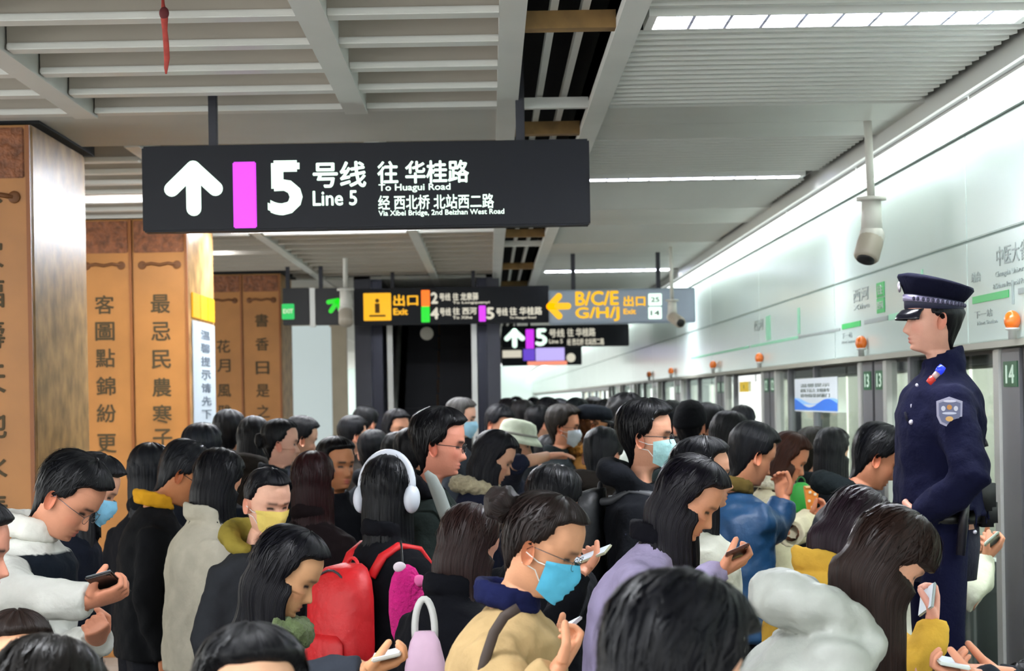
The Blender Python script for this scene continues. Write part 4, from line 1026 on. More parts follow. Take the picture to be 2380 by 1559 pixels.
# ------------------------------------------------------------------ hats, bags and worn things
def worn(info, name, mb, m, smooth=True, rigid=True, tint=None):
    V = np.array(mb.v)
    if rigid: V = bend(V, info['R'], True)
    V = info['loc'](V); k = MB(); k.add(V.tolist(), mb.f); o = k.build(name, m, info['ob'], smooth)
    if tint is not None: set_tint(o.data, np.tile(np.array(hexc(tint)), (len(o.data.vertices), 1)))
    return o
def ering(f, b, w, zf, zb, n=32, e=1.):
    """tilted oval ring: front x=f at height zf, back x=b at height zb"""
    R = []
    for t in np.linspace(0, 2*math.pi, n + 1)[:-1]:
        x = (f + b) / 2 + (f - b) / 2 * math.cos(t); q = (x - b) / (f - b); R.append((x, w * math.sin(t), zb + (zf - zb) * q))
    return R
def bucket_hat(col, band=None):
    def f(info):
        mb = MB().loft([ering(.165, -.16, .150, .012, .0), ering(.145, -.145, .130, .035, .02), ering(.112, -.122, .096, .062, .05), ering(.108, -.120, .094, .10, .09), ering(.094, -.108, .084, .132, .124), ering(.06, -.07, .055, .146, .142), ering(.005, -.01, .004, .149, .148)])
        h = worn(info, 'bucket_hat', mb, M_CLOTH, tint=col)
        b = MB().tube([Vector(p) for p in ering(.116, -.126, .100, .066, .054)] + [Vector(ering(.116, -.126, .100, .066, .054)[0])], .007, 6)
        V = info['loc'](bend(np.array(b.v), info['R'], True)); k = MB(); k.add(V.tolist(), b.f); k.build('hat_band', mat('hat band grey', '#8d8d86', .8), h, True)
    return f
def beanie(col):
    def f(info):
        mb = MB().loft([ering(.104, -.118, .092, .045, -.03), ering(.112, -.124, .098, .06, -.01), ering(.108, -.122, .096, .085, .03), ering(.09, -.108, .082, .125, .09), ering(.05, -.07, .05, .15, .14), ering(.0, -.01, .005, .158, .156)])
        worn(info, 'beanie', mb, M_CLOTH, tint=col)
    return f
def flat_cap(col):
    def f(info):
        mb = MB().loft([ering(.108, -.115, .09, .052, .03), ering(.125, -.13, .108, .075, .06), ering(.11, -.125, .10, .125, .11), ering(.06, -.08, .06, .142, .135), ering(.0, -.02, .01, .146, .144)])
        h = worn(info, 'cap', mb, M_CLOTH, tint=col)
        v = MB().loft([[(x, y, z) for x, y, z in ering(.11, -.02, .078, .056, .05)], [(x + .05 * max(0, x / .11), y * 1.02, z - .012) for x, y, z in ering(.13, -.02, .08, .048, .046)]])
        k = MB(); k.add(info['loc'](bend(np.array(v.v), info['R'], True)).tolist(), v.f); k.build('cap_visor', mat('visor ' + col, col, .7), h, True)
    return f
def thing_at(info, name, label, cat, group=None):
    return empty(name, (info['base'][0], info['base'][1], 0), info['ya'], label, cat, group)
def part_of(info, o, name, mb, m, smooth=True):
    k = MB(); k.add(info['loc'](np.array(mb.v)).tolist(), mb.f); return k.build(name, m, o, smooth)
def backpack(info, col, label, w=.30, h=.44, d=.16, z=-.50, trim=None, shoulders=(1, -1)):
    B = info['bulk']; Lx = info['lean']; o = thing_at(info, 'backpack', label, 'backpack')
    m = mat('pack ' + col, col, .55, bump=.4, bscale=18, noise=.12, nscale=10); m2 = mat('pack strap ' + (trim or col), trim or col, .6)
    x0 = -.118 - .03 * B - Lx
    body = MB(); body.loft([[(x0 - d * (.5 + .5 * math.cos(t)) * kk, w / 2 * math.copysign(abs(math.sin(t)) ** .55, math.sin(t)) * kk, zz) for t in np.linspace(0, 2*math.pi, 25)[:-1]] for zz, kk in ((z - h/2, .55), (z - h/2 + .03, .92), (z - .05, 1.0), (z + h/4, .98), (z + h/2 - .06, .88), (z + h/2 - .015, .62), (z + h/2, .3))])
    bo = part_of(info, o, 'bag_body', body, m)
    pk = MB().loft([[(x0 - d - .035 * kk * (.5 + .5 * math.cos(t)) + .02, w * .36 * math.copysign(abs(math.sin(t)) ** .5, math.sin(t)) * kk, zz) for t in np.linspace(0, 2*math.pi, 21)[:-1]] for zz, kk in ((z - h/2 + .04, .6), (z - h/2 + .06, 1), (z - .04, 1), (z - .01, .7))])
    part_of(info, o, 'front_pocket', pk, m)
    part_of(info, o, 'zip', MB().tube([(x0 - d * .75, w * .42 * math.cos(t), z + h * .1 + h * .36 * math.sin(t)) for t in np.linspace(0, math.pi, 14)], .005, 5), mat('zip dark', '#2a2a2e', .5))
    part_of(info, o, 'top_handle', MB().tube([(x0 - .02, .035 * math.cos(t), z + h/2 - .02 + .04 * math.sin(t)) for t in np.linspace(0, math.pi, 10)], .007, 6), m2)
    for sd in shoulders:
        pts = [(x0 - .0, .085 * sd, z + h/2 - .05), (-.10 * B - Lx * .6, .095 * sd, -.245), (-.04 - Lx * .3, .105 * sd, -.222 + .012 * B), (.05 * B - Lx * .3, .11 * sd, -.238 + .01 * B), (.118 * B - Lx * .7, .115 * sd, -.31), (.128 * B - Lx, .125 * sd, -.42), (.09 * B - Lx, .18 * sd * (B ** .3), -.53), (x0 + .04, .165 * sd, z - h/2 + .08)]
        part_of(info, o, 'shoulder_strap', MB().tube(pts, .016, 8, 1.7), m2)
    return o
def headphones(info, col, label):
    o = thing_at(info, 'headphones', label, 'headphones'); m = mat('headphone white', col, .35)
    def hp_(name, mb): 
        k = MB(); k.add(info['loc'](bend(np.array(mb.v), info['R'], True)).tolist(), mb.f); k.build(name, m, o, True)
    hp_('headband', MB().tube([(-.02, .103 * math.cos(t), .02 + .122 * math.sin(t)) for t in np.linspace(-.1, math.pi + .1, 22)], .015, 8, 1.5))
    for sd in (1, -1): hp_('ear_cup', MB().ell((-.015, .108 * sd, -.03), (.044, .030, .056), 18, 12))
    return o

# ------------------------------------------------------------------ the policeman
NAVY = '#0f112c'
ST = 650
def pol_zones(co, cc): return cc
def police_cap(info):
    n = 40
    crown = MB().loft([ering(.094, -.108, .083, .085, .042, n), ering(.101, -.122, .098, .108, .054, n), ering(.116, -.147, .122, .148, .080, n), ering(.112, -.146, .120, .157, .090, n), ering(.085, -.115, .095, .160, .103, n), ering(.03, -.055, .04, .150, .118, n), ering(-.01, -.02, .005, .142, .128, n)])
    h = worn(info, 'police_cap', crown, M_CLOTH, tint='#0b0c20')
    def sub(name, mb, m):
        k = MB(); k.add(info['loc'](bend(np.array(mb.v), info['R'], True)).tolist(), mb.f); return k.build(name, m, h, True)
    sub('cap_band', MB().loft([ering(.094, -.106, .081, .034, .018, n), ering(.0975, -.110, .085, .036, .020, n), ering(.0975, -.110, .085, .086, .044, n), ering(.090, -.10, .080, .088, .046, n)]), mat('cap band navy', '#141632', .6))
    sub('silver_band', MB().loft([ering(.098, -.1105, .0855, .062, .028, n), ering(.1005, -.1125, .0875, .063, .028, n), ering(.1005, -.1125, .0875, .084, .039, n), ering(.098, -.110, .0855, .084, .039, n)]), mat('cap braid silver', '#9a93b4', .4, metal=.4))
    for i in range(14):
        t = .75 + i * .16; R = ering(.1015, -.1135, .0885, .072, .033, 200); p = Vector(R[int(t / (2*math.pi) * 200) % 200])
        sub('braid_check', MB().ell(p, (.006, .004, .008), 8, 6), mat('braid dark', '#3a3850', .5))
    v = []
    for k, (ext, dz) in enumerate(((0, 0), (.018, -.006), (.034, -.020), (.042, -.034))):
        v.append([(.094 * math.cos(t) + ext * math.cos(t) * 1.0 - .004, (.081 + ext * .25) * math.sin(t), .036 + dz * (1.0 - .0 * abs(t)) - .004 * abs(t)) for t in np.linspace(-1.05, 1.05, 17)])
    V = [p for r in v for p in r]; V += [(x, y, z - .005) for x, y, z in V]; nn = 17; N = 4 * nn
    Fc = grid_faces(4, nn, 0, False) + [f[::-1] for f in grid_faces(4, nn, N, False)] + [(i*nn, (i+1)*nn, N+(i+1)*nn, N+i*nn) for i in range(3)] + [(3*nn+j, 3*nn+j+1, N+3*nn+j+1, N+3*nn+j) for j in range(nn-1)] + [(i*nn+nn-1, N+i*nn+nn-1, N+(i+1)*nn+nn-1, (i+1)*nn+nn-1) for i in range(3)]
    mb = MB(); mb.add(V, Fc); sub('visor', mb, mat('visor gloss black', '#0c0d18', .2))
    sub('cap_badge', MB().ell((.112, 0, .112), (.006, .016, .02), 12, 8), mat('badge silver', '#c8c4d4', .3, metal=.7))
pol = person((2168, 737), ST, a=180, hp=2, hair='short', hcol='#0b0b10', skin='#cf9a86', coat=NAVY, collar='shirt', arms='front', bulk=1.16, vol=1.0, hem=-.66, pants='#0d0f2a', floor=.42,
    L=dict(wrist=(2140, 1196, 668), elbow=(2258, 1112, 680), pose='fist'), R=dict(wrist=(2134, 1205, 640), elbow=(2212, 1120, 622), pose='fist'), hat=police_cap, strands=1, label='policeman in navy uniform and peaked cap standing above the crowd', fine=True, size=1.02, group='station staff', nose=.85)
sf = F / (pol['base'][1] - .265)       # pixels per metre on the sleeve facing the viewer
def pflat(name, poly, m, lift, depth=.006, par=None):
    """flat badge on the sleeve, outline in pixels"""
    mb = MB()
    mb.prism(poly, lambda u, v, d: tuple(np.array(pol['to_local'](u, v, sf)) * np.array((1, 1, 1)) + np.array((0, lift + d, 0))), depth)
    k = MB(); k.add(pol['loc'](np.array(mb.v)).tolist(), mb.f); return k.build(name, m, par or pol['ob'], False)
def sh(cx, cy, w, h):     # shield outline
    return [(cx - w, cy - h * .72), (cx - w * .5, cy - h * .86), (cx, cy - h), (cx + w * .5, cy - h * .86), (cx + w, cy - h * .72), (cx + w * .97, cy + h * .25), (cx + w * .72, cy + h * .72), (cx, cy + h), (cx - w * .72, cy + h * .72), (cx - w * .97, cy + h * .25)]
pb = pflat('arm_patch', sh(2203, 958, 30, 36), mat('patch silver', '#a9a6c0', .5), .022)
pflat('patch_field', sh(2203, 958, 25, 30), mat('patch blue', '#6d7090', .5), .028, .002, pb)
for nm, x, y, a_, b_, c in (('patch_star', 2202, 946, 6, 6, '#c88a4a'), ('patch_wing', 2188, 949, 5, 6, '#d4d4e4'), ('patch_wing', 2217, 949, 5, 6, '#d4d4e4'), ('patch_bar', 2202, 960, 17, 3, '#c9cbe2'), ('patch_sheaf', 2202, 973, 9, 6, '#e0b070'), ('patch_title', 2203, 932, 15, 3, '#d6d4e6')):
    pflat(nm, [(x + a_ * math.cos(t), y + b_ * math.sin(t)) for t in np.linspace(0, 2*math.pi, 13)[:-1]], mat('patch ' + c, c, .5), .030, .002, pb)
def pworld(name, px, py, s_, r, m, shape='ell', par=None):
    q = pol['to_local'](px, py, s_); mb = MB().ell(q, r, 14, 9) if shape == 'ell' else MB().bbox(q.x - r[0], q.x + r[0], q.y - r[1], q.y + r[1], q.z - r[2], q.z + r[2], min(r) * .4)
    k = MB(); k.add(pol['loc'](np.array(mb.v)).tolist(), mb.f); return k.build(name, m, par or pol['ob'], True)
q0, q1, q2 = pol['to_local'](2192, 851, 675), pol['to_local'](2180, 866, 675), pol['to_local'](2158, 890, 675)
def ptube(name, pts, r, m, n=10): 
    mb = MB().tube(pts, r, n); k = MB(); k.add(pol['loc'](np.array(mb.v)).tolist(), mb.f); return k.build(name, m, pol['ob'], True)
sl = ptube('shoulder_light', [q0, (q0 + q1) / 2, q1], [.012, .015, .013], mat('light blue lens', '#2438d8', .25, emit=.35))
ptube('light_clip', [q1, q1 * .5 + q2 * .5], [.011, .010], mat('clip red white', '#c0a0a0', .4)); ptube('shoulder_light_red', [q1 * .5 + q2 * .5, q2], [.013, .011], mat('light red lens', '#b83028', .3, emit=.15))
SIL = mat('bright silver', '#c9c6d6', .3, metal=.5)
pworld('name_plate', 2131, 945, 660, (.022, .004, .010), SIL, 'box'); pworld('pocket_button', 2118, 981, 662, (.009, .006, .009), SIL); pworld('chest_button', 2131, 895, 662, (.006, .005, .006), SIL)
ptube('pocket_flap_seam', [pol['to_local'](x, y, 660) for x, y in ((2103, 957), (2108, 975), (2118, 985), (2135, 975), (2150, 955))], .004, mat('seam navy', '#0b0c22', .8), 6)
belt = ptube('belt', [(.128 * math.cos(t) - .005, .165 * math.sin(t), -.70) for t in np.linspace(0, 2*math.pi, 25)], .022, mat('belt black', '#07070b', .4), 8)
ptube('hip', [(0, 0, -.62), (0, 0, -.70), (0, 0, -.80), (0, 0, -.92)], [.135, .14, .145, .13], mat('trouser navy', '#0d0f2a', .85, bump=.3), 20)
pworld('belt_pouch', 2278, 1150, 660, (.05, .035, .055), mat('pouch black', '#0a0a12', .6), 'box'); pworld('belt_pouch', 2290, 1190, 655, (.035, .05, .05), mat('pouch black', '#0a0a12', .6), 'box')
for x, y in ((2245, 1142), (2210, 1181), (2150, 1187), (2266, 1236)): pworld('belt_stud', x, y, 672, (.007, .006, .007), SIL)
ptube('baton', [pol['to_local'](x, y, 668) for x, y in ((2245, 1150), (2240, 1200), (2232, 1290))], [.016, .018, .016], mat('baton black', '#14121f', .35), 10)
bx_, by_ = pol['base']
o = empty('step_platform', (bx_, by_, 0), label='low grey step the policeman stands on, hidden in the crowd', cat='step')
MB().bbox(-.28, .28, -.24, .24, .37, .42, .01).build('step_top', STEEL, o)
for sx in (-1, 1):
    for sy in (-1, 1): MB().tube([(sx * .25, sy * .21, 0), (sx * .24, sy * .2, .375)], .018, 8).build('step_leg', STEELD, o)
# ------------------------------------------------------------------ the crowd, nearest first
def man_left(co, cc):
    x, y, z = co.T; tr = (np.abs(y) < .165)
    band = tr & (z < -.225) & (z > -.41); cc[band] = hexc('#0d141d'); return cc
def stripe(co, cc):
    x, y, z = co.T
    m = (y < 0) & (np.abs(x - .01 - (-.30 - z) * .15) < .020) & (z < -.22) & (z > -.72) & (np.abs(y) > .02); cc[m] = hexc('#8d9490'); return cc
CR = {}
# front row, closest to the viewer
CR['big_black'] = person((1570, 1560), 1620, a=30, hp=24, hair='bob', vol=1.2, hcol='#0d0e14', coat='#12141c', female=True, strands=1400, collar='stand', skin='#c99a80', label='glossy black-haired head seen from behind, biggest at the bottom centre')
CR['parting'] = person((585, 1640), 1400, a=-72, hp=0, part=.30, hair='long', vol=1.2, hcol='#0b0c11', coat='#14161c', female=True, strands=900, skin='#d8a888', label='black-haired person with parted hair and bare forehead at the bottom left')
CR['corner'] = person((105, 1665), 1300, a=60, hp=20, hair='short', vol=1.1, hcol='#14110f', coat='#17181c', strands=700, label='dark crown of hair cut off by the bottom edge, left corner')
CR['browngirl'] = person((42, 1540), 930, a=-66, hp=2, hair='long', hcol='#241a16', coat='#22242a', female=True, skin='#d39a76', strands=300, label='brown-haired woman bowing at the bottom left corner')
CR['rightcorner'] = person((2425, 1655), 900, a=180, hp=25, hair='short', hcol='#0d0d12', coat='#20242c', label='dark-haired person cut off at the bottom right corner holding a phone', arms='phone', R=dict(wrist=(2330, 1566, 930), elbow=(2400, 1680, 920), x=(.9, 0, .15), z=(-.2, 0, 1)), L=dict(wrist=(2270, 1572, 950), elbow=(2380, 1690, 940), x=(1, -.1, .2), z=(-.1, 0, 1)),
    phone=dict(hand=1, label='pale phone held flat at the bottom right corner', col='#b8c0bc'))
# woman with long brown hair and white padded coat
CR['white_coat'] = person((2066, 1300), 930, a=6, hp=38, lean=.17, hoodk=1.5, hair='long_fringe', vol=1.1, part=.15, length=.55, hcol='#241612', coat='#a4a8a2', collar='hood', bulk=1.32, female=True, strands=700, skin='#d8a184', mat_c=M_NYLON, arms='front', label='woman with very long brown hair in a white padded coat, lower right')
# woman in front, black hair
CR['front_long'] = person((667, 1330), 820, a=-5, hp=30, hair='long', length=.34, hcol='#0c0c13', coat='#2c3038', collar='fur', carc=1.5, cx=.06, cz=-.03, ccol='#5d6a48', fluff=True, female=True, strands=500, skin='#c8966e', arms='phone_low', label='woman with long black hair looking down, green fur collar', phone=dict(hand=-1, label='pale phone in front of the woman with the green fur collar', col='#a8a49c', glow=.4),
    R=dict(wrist=(845, 1556, 960), elbow=(700, 1590, 950), x=(.9, .1, .2), z=(-.2, 0, 1)))
# bun woman with blue mask
def tan(co, cc): return cc
CR['bun'] = person((1262, 1268), 980, a=-14, hp=24, hair='back', lobes='bun', hcol='#1d1412', coat='#a98f66', collar='stand', ccol='#11163a', female=True, strands=500, mask='#58b4d8', glasses='silver', skin='#c48e6c', bulk=1.12, arms='phone', label='woman with hair bun, blue face mask and tan coat with navy collar',
    R=dict(wrist=(1290, 1560, 1040), elbow=(1200, 1680, 1040)), L=dict(wrist=(1262, 1520, 930), elbow=(1290, 1670, 920), x=(.7, -.5, .35), z=(-.7, 0, .7)), phone=dict(hand=1, label='pale phone under the chin of the blue-masked woman with the bun', col='#b4aab4'))
bi = CR['bun']; sg = F / (bi['base'][1] - .235)
mbs = MB().tube([bi['to_local'](x_, y_, sg + 0 * y_) for x_, y_ in ((1205, 1412), (1172, 1432), (1148, 1470), (1128, 1530), (1112, 1600))], [.012, .013, .013, .013, .013], 8, .5)
kst = MB(); kst.add(bi['loc'](np.array(mbs.v)).tolist(), mbs.f); kst.build('bag_strap', mat('strap brown', '#3a2e28', .7), bi['ob'], True)
# man at the left, white jacket with dark yoke
CR['left_man'] = person((160, 1154), 770, a=-12, hp=40, hair='short', hcol='#0d0e12', coat='#bfc0ba', zones=man_left, collar='turtle', ccol='#c9c8c0', glasses='silver', strands=350, skin='#bf8468', bulk=1.15, arms='phone', label='man with glasses bowing over his phone, white jacket with dark yoke',
    R=dict(wrist=(205, 1398, 850), elbow=(40, 1385, 840), x=(.95, .1, .25), z=(-.3, .4, .8)), L=dict(wrist=(228, 1485, 800), elbow=(120, 1530, 760), x=(.3, -.8, .4), z=(-.5, .1, .8), pose='fist'), phone=dict(hand=-1, label='black phone in the hand of the man with the white jacket', col='#0c0d12'))
CR['left_edge'] = person((-66, 1280), 880, a=-5, hp=12, hair='short', hcol='#101014', coat='#c4c3bc', skin='#c98a74', bulk=1.1, label='person in white cut off at the left edge')
# long brown hair woman, black coat
CR['brown_back'] = person((1092, 1268), 740, a=42, hp=24, hair='long', length=.26, hcol='#2a1a18', coat='#0d0e14', female=True, strands=260, skin='#c48c74', label='woman with shoulder-length brown hair and black coat left of the hair bun')
# yellow jacket woman behind the white coat
CR['yellow'] = person((1988, 1232), 770, a=18, hp=42, hair='long', length=.30, hcol='#22151e', coat='#c39a3c', female=True, strands=300, skin='#d8a190', collar='stand', arms='phone', label='purple-brown haired woman in a yellow jacket behind the white padded coat',
    R=dict(wrist=(2165, 1452, 840), elbow=(2150, 1560, 850), x=(.25, .2, .9), z=(-.8, .3, .3)), L=dict(wrist=(2060, 1500, 740), elbow=(2000, 1560, 720)), phone=dict(hand=-1, label='silvery phone in the hand with the yellow sleeve', col='#9aa4a4', glow=.35))
# lavender coat woman with phone
CR['lavender'] = person((1602, 1160), 760, a=-14, hp=32, lean=.13, hair='long', length=.30, vol=1.15, hcol='#0e0b15', coat='#9a90b0', collar='stand', ccol='#0c0c12', part=.3, female=True, strands=400, skin='#cf9272', arms='phone', label='woman with glossy black hair in a lavender coat reading a phone',
    R=dict(wrist=(1668, 1330, 830), elbow=(1560, 1420, 850), x=(.8, .3, .35), z=(-.45, .15, .85)), phone=dict(hand=-1, label='brown phone held by the woman in the lavender coat', col='#4a2418'))
CR['profile'] = person((1634, 1104), 680, a=-2, hp=2, hair='long', length=.2, hcol='#101016', coat='#bcbcb0', female=True, skin='#d59c80', bulk=1.15, strands=200, label='woman in profile with white coat behind the lavender coat')
# masked man with backpack
CR['masked'] = person((1503, 1013), 605, a=-12, hp=3, hair='short', vol=1.15, hcol='#08080c', coat='#0f1116', collar='hood', mask='#a9d6d8', glasses=True, strands=400, skin='#c48d72', bulk=1.1, label='tall man with pale mask, glasses and black coat near the centre')
backpack(CR['masked'], '#0e1014', 'black backpack worn by the tall masked man', z=-.42, trim='#3a3c40')
CR['behind_bun'] = person((1285, 1172), 640, a=55, hp=20, hair='short', vol=1.15, hcol='#0a0a0f', coat='#13151a', label='black-haired person just behind the hair bun woman', arms='phone', R=dict(wrist=(1352, 1330, 700), elbow=(1300, 1440, 700), x=(.9, .2, .3), z=(-.3, .3, .9)), phone=dict(hand=-1, label='pale phone held between the masked woman and the lavender coat', col='#a8a890'))
CR['glasses'] = person((1022, 1032), 600, a=-6, hp=8, hair='short', vol=1.15, hcol='#0a0a0e', coat='#1a2220', collar='hood', ccol='#0c0d12', glasses=True, strands=350, skin='#c8836c', label='man with glasses and a dark jacket with a pale stripe')
gi = CR['glasses']; sg = F / (gi['base'][1] - .20)
mbs = MB().tube([gi['to_local'](x_, y_, sg) for x_, y_ in ((990, 1096), (1003, 1112), (1018, 1145), (1034, 1190), (1050, 1240), (1060, 1300))], [.010, .022, .026, .026, .026, .026], 10, .35)
kst = MB(); kst.add(gi['loc'](np.array(mbs.v)).tolist(), mbs.f); kst.build('coat_stripe', mat('stripe pale', '#8d9490', .8), gi['ob'], True)
CR['headphones'] = person((903, 1142), 630, a=42, hp=8, hy=25, hair='long', length=.32, vol=1.15, hcol='#0a0b10', coat='#0c0d12', female=True, collar='stand', strands=200, bulk=1.05, label='black-haired woman seen from behind wearing white headphones')
headphones(CR['headphones'], '#c3c8d2', 'white headphones on the black-haired woman with the red backpack')
backpack(CR['headphones'], '#c4121a', 'bright red backpack worn by the woman with headphones', w=.32, h=.50, d=.17, z=-.52)
CR['yellow_mask'] = person((622, 1166), 625, a=-52, hp=16, hair='back', lobes='tail', hcol='#0d0e14', coat='#2a2c30', collar='hood', ccol='#8a7a34', mask='#d8c068', female=True, strands=200, skin='#d6a48c', label='woman with a pale yellow mask and black tied hair')
CR['blue_mask'] = person((216, 1138), 620, a=2, hp=24, hair='bob', hcol='#14151a', coat='#10141f', mask='#86c4e4', female=True, skin='#c9967c', label='person with a light blue mask behind the bowing man')
CR['darkred'] = person((728, 1118), 520, a=68, hp=6, hair='long', length=.30, vol=1.1, hcol='#2a0f12', coat='#1a1214', female=True, strands=120, label='woman with long dark red hair seen from behind')
CR['cream'] = person((508, 1120), 585, a=22, hy=32, hp=24, hair='long', length=.24, hcol='#0b0b11', coat='#b3ad9c', bulk=1.12, female=True, strands=160, label='woman with long black hair in a cream coat at left')
CR['yellow_collar'] = person((424, 1102), 560, a=12, hp=36, hair='short', vol=1.1, hcol='#15171c', coat='#0d0e11', collar='stand', ccol='#c08a1c', skin='#b5764e', glasses=True, hat=None, label='bowing man in a black coat with a yellow collar')
CR['black_long'] = person((350, 1100), 525, a=62, hp=4, hair='long', length=.36, vol=1.1, hcol='#12141a', coat='#101116', female=True, label='woman with long grey-black hair in front of the amber pillar')
CR['hooded'] = person((2038, 1064), 560, a=2, hp=30, hair='short', vol=1.2, hcol='#0a0b10', coat='#12161a', collar='hood', ccol='#141a1c', skin='#b97a5c', bulk=1.2, strands=300, mat_c=M_NYLON, label='man in a hooded black jacket just left of the policeman')
CR['blue_coat'] = person((1748, 1058), 545, a=22, hp=24, hair='short', vol=1.1, hcol='#0e0f14', coat='#123a5e', collar='stand', ccol='#5a4a24', skin='#b67c5c', bulk=1.25, mat_c=M_NYLON, arms='phone', R=dict(wrist=(1822, 1160, 545), elbow=(1800, 1230, 545)), label='person in a shiny blue padded coat right of the lavender coat')
CR['redbrown'] = person((1832, 1066), 465, a=-4, hp=26, hair='long', length=.22, vol=1.1, hcol='#3a1c12', coat='#c4bba0', collar='scarf', ccol='#c8c2ae', fluff=True, female=True, skin='#bd7a5a', arms='phone', R=dict(wrist=(1875, 1205, 500), elbow=(1840, 1240, 510), x=(.8, .1, .5), z=(-.5, 0, .8)), label='woman with long red-brown hair in a cream coat with a thick scarf', bulk=1.15)
# middle distance
CR['pony'] = person((652, 1030), 450, a=8, hp=4, hair='back', lobes='tail', hcol='#0d0f14', coat='#22262c', female=True, skin='#d6a48e', label='woman with black tied hair and pale face above the yellow mask')
CR['face'] = person((782, 1080), 470, a=-48, hp=4, hair='short', hcol='#0c0b0e', coat='#14151a', skin='#b0744e', label='dark-haired man facing the viewer beside the dark red hair')
CR['hat'] = person((1200, 1030), 400, a=-4, hp=14, vol=.5, hair='bob', hcol='#141319', coat='#1c2030', female=True, skin='#c9987c', hat=bucket_hat('#c4ccb8'), arms=('down', 'up'), R=dict(wrist=(1272, 1060, 445), elbow=(1200, 1078, 455), x=(1, 0, .12), z=(0, 0, -1), pose='open', cuff=.25), label='woman in a white bucket hat stretching out her arm')
CR['fur'] = person((1148, 1064), 490, a=4, hp=26, hair='long', length=.14, hcol='#0d0d14', coat='#171a2a', collar='fur', ccol='#a0957a', fluff=True, female=True, skin='#b98a70', label='black-haired woman with a beige fur collar below the white hat')
CR['brownman'] = person((1310, 992), 372, a=-8, hp=6, hair='short', vol=1.15, hcol='#1f1812', coat='#1e2426', skin='#d09070', glasses='silver', mask='#c4ccd4', label='brown-haired man with glasses and white mask in the middle crowd')
CR['tan_hood'] = person((1378, 990), 370, a=8, hp=10, hair='curly', vol=.4, hcol='#5a3416', coat='#7a5426', collar='fur', ccol='#8a5c22', fluff=True, skin='#c4865e', female=True, hat=flat_cap('#14181e'), label='person with dark cap and fluffy tan collar')
CR['curly'] = person((1456, 972), 350, a=-18, hp=6, hair='curly', hcol='#0e0e12', coat='#b9bdb4', collar='fur', ccol='#c0c4ba', fluff=True, skin='#b98874', label='curly black-haired person with a white fluffy collar')
CR['elder'] = person((1072, 972), 350, a=-8, hp=8, hair='short', vol=.8, hcol='#4a4846', coat='#2a2e34', skin='#cf9d84', mask='#9cc8dc', label='grey-haired man with a light blue mask behind the man with glasses')
CR['beanie'] = person((1604, 990), 400, a=70, hp=6, hair='short', hcol='#0d0d12', coat='#0f1e1e', hat=beanie('#0b0c10'), label='person with a black beanie behind the masked man')
CR['dark_mid'] = person((1694, 1012), 430, a=18, hp=16, hair='long', length=.16, hcol='#121216', coat='#1a1b20', female=True, label='black-haired woman left of the blue padded coat')
CR['sleeve'] = person((2216, 1062), 585, a=-8, hp=30, hair='short', hcol='#0d0d12', coat='#b4b6a4', label='person in a pale coat hidden behind the policeman holding a lit phone', arms='phone', R=dict(wrist=(2285, 1300, 600), elbow=(2275, 1400, 610), x=(.6, .1, .5), z=(-.5, .3, .8)), phone=dict(hand=-1, label='bright phone showing behind the back of the policeman', col='#9aa89a', glow=1.2))
CR['hand_mask'] = person((1278, 1060), 350, a=-42, hp=14, hair='short', hcol='#101116', coat='#1a1d22', mask='#86bcd8', skin='#d6a890', label='person with a pale blue mask behind the outstretched hand')
MID = [((532, 1008), 400, 80, 'short', '#101015', 'dark-haired head at the foot of the farthest amber pillar'), ((590, 1022), 415, 75, 'long', '#0c0c12', 'long black-haired head between two heads below the white board'),
 ((470, 1052), 490, 70, 'short', '#1c1f26', 'dark head in front of the painted reflection strip on the pillar'), ((922, 995), 335, -45, 'long', '#0f0f14', 'woman with a pale face in front of the escalator'),
 ((926, 1064), 420, -12, 'short', '#0c0d10', 'bare forehead above the white headphones'), ((848, 985), 300, 60, 'short', '#0f1014', 'dark head at the left foot of the escalator'), ((820, 1012), 330, 30, 'short', '#0e0f13', 'dark head below the beige wall'),
 ((868, 1052), 380, 70, 'short', '#15161b', 'dark head left of the headphones'), ((1158, 985), 320, -30, 'short', '#15161c', 'dark-haired person with a tan face left of the white hat'), ((1252, 985), 310, 40, 'short', '#0f0f14', 'dark head behind the white hat'), ((1215, 968), 280, 60, 'short', '#1c1a1c', 'dark distant head above the white hat'),
 ((1180, 962), 260, 40, 'short', '#161318', 'distant head beside the escalator column'), ((1340, 962), 270, 40, 'short', '#10151a', 'distant dark head behind the brown-haired man'), ((1412, 968), 290, 60, 'short', '#0f1014', 'distant dark head left of the curly hair'),
 ((1272, 958), 250, -20, 'short', '#1a1a20', 'tiny distant pale face in the far crowd'), ((1645, 990), 380, 20, 'short', '#15161a', 'dark head between the beanie and the black hair'), ((1725, 985), 330, 60, 'long', '#17171c', 'dark head in front of the screen doors'),
 ((1560, 975), 320, 60, 'short', '#101116', 'dark head half hidden by the masked man'), ((1890, 1048), 400, 30, 'short', '#2a2620', 'brown-haired person near the notice on the screen doors'), ((1935, 1050), 430, 40, 'long', '#14151a', 'long dark-haired person left of the hooded man'),
 ((1300, 955), 210, 30, 'short', '#14141a', 'tiny distant dark head under the small black sign'), ((1240, 950), 190, 60, 'short', '#17171c', 'tiny distant dark head near the vanishing point'), ((1380, 953), 220, 10, 'short', '#1c1a1a', 'tiny distant dark head under the header'),
 ((1450, 955), 240, 50, 'short', '#121318', 'tiny distant dark head near the far doors'), ((1200, 945), 170, 60, 'short', '#1c1a1c', 'farthest tiny head beside the escalator'), ((985, 1000), 300, 50, 'short', '#0d0e12', 'dark head behind the man with glasses'), ((700, 1020), 380, 20, 'short', '#121216', 'dark head in front of the white board'),
 ((1400, 1060), 480, 60, 'short', '#17191d', 'dark-coated person left of the black backpack'), ((960, 1060), 470, 60, 'short', '#0d0d11', 'dark head between headphones and the man with glasses')]
rq = random.Random(3)
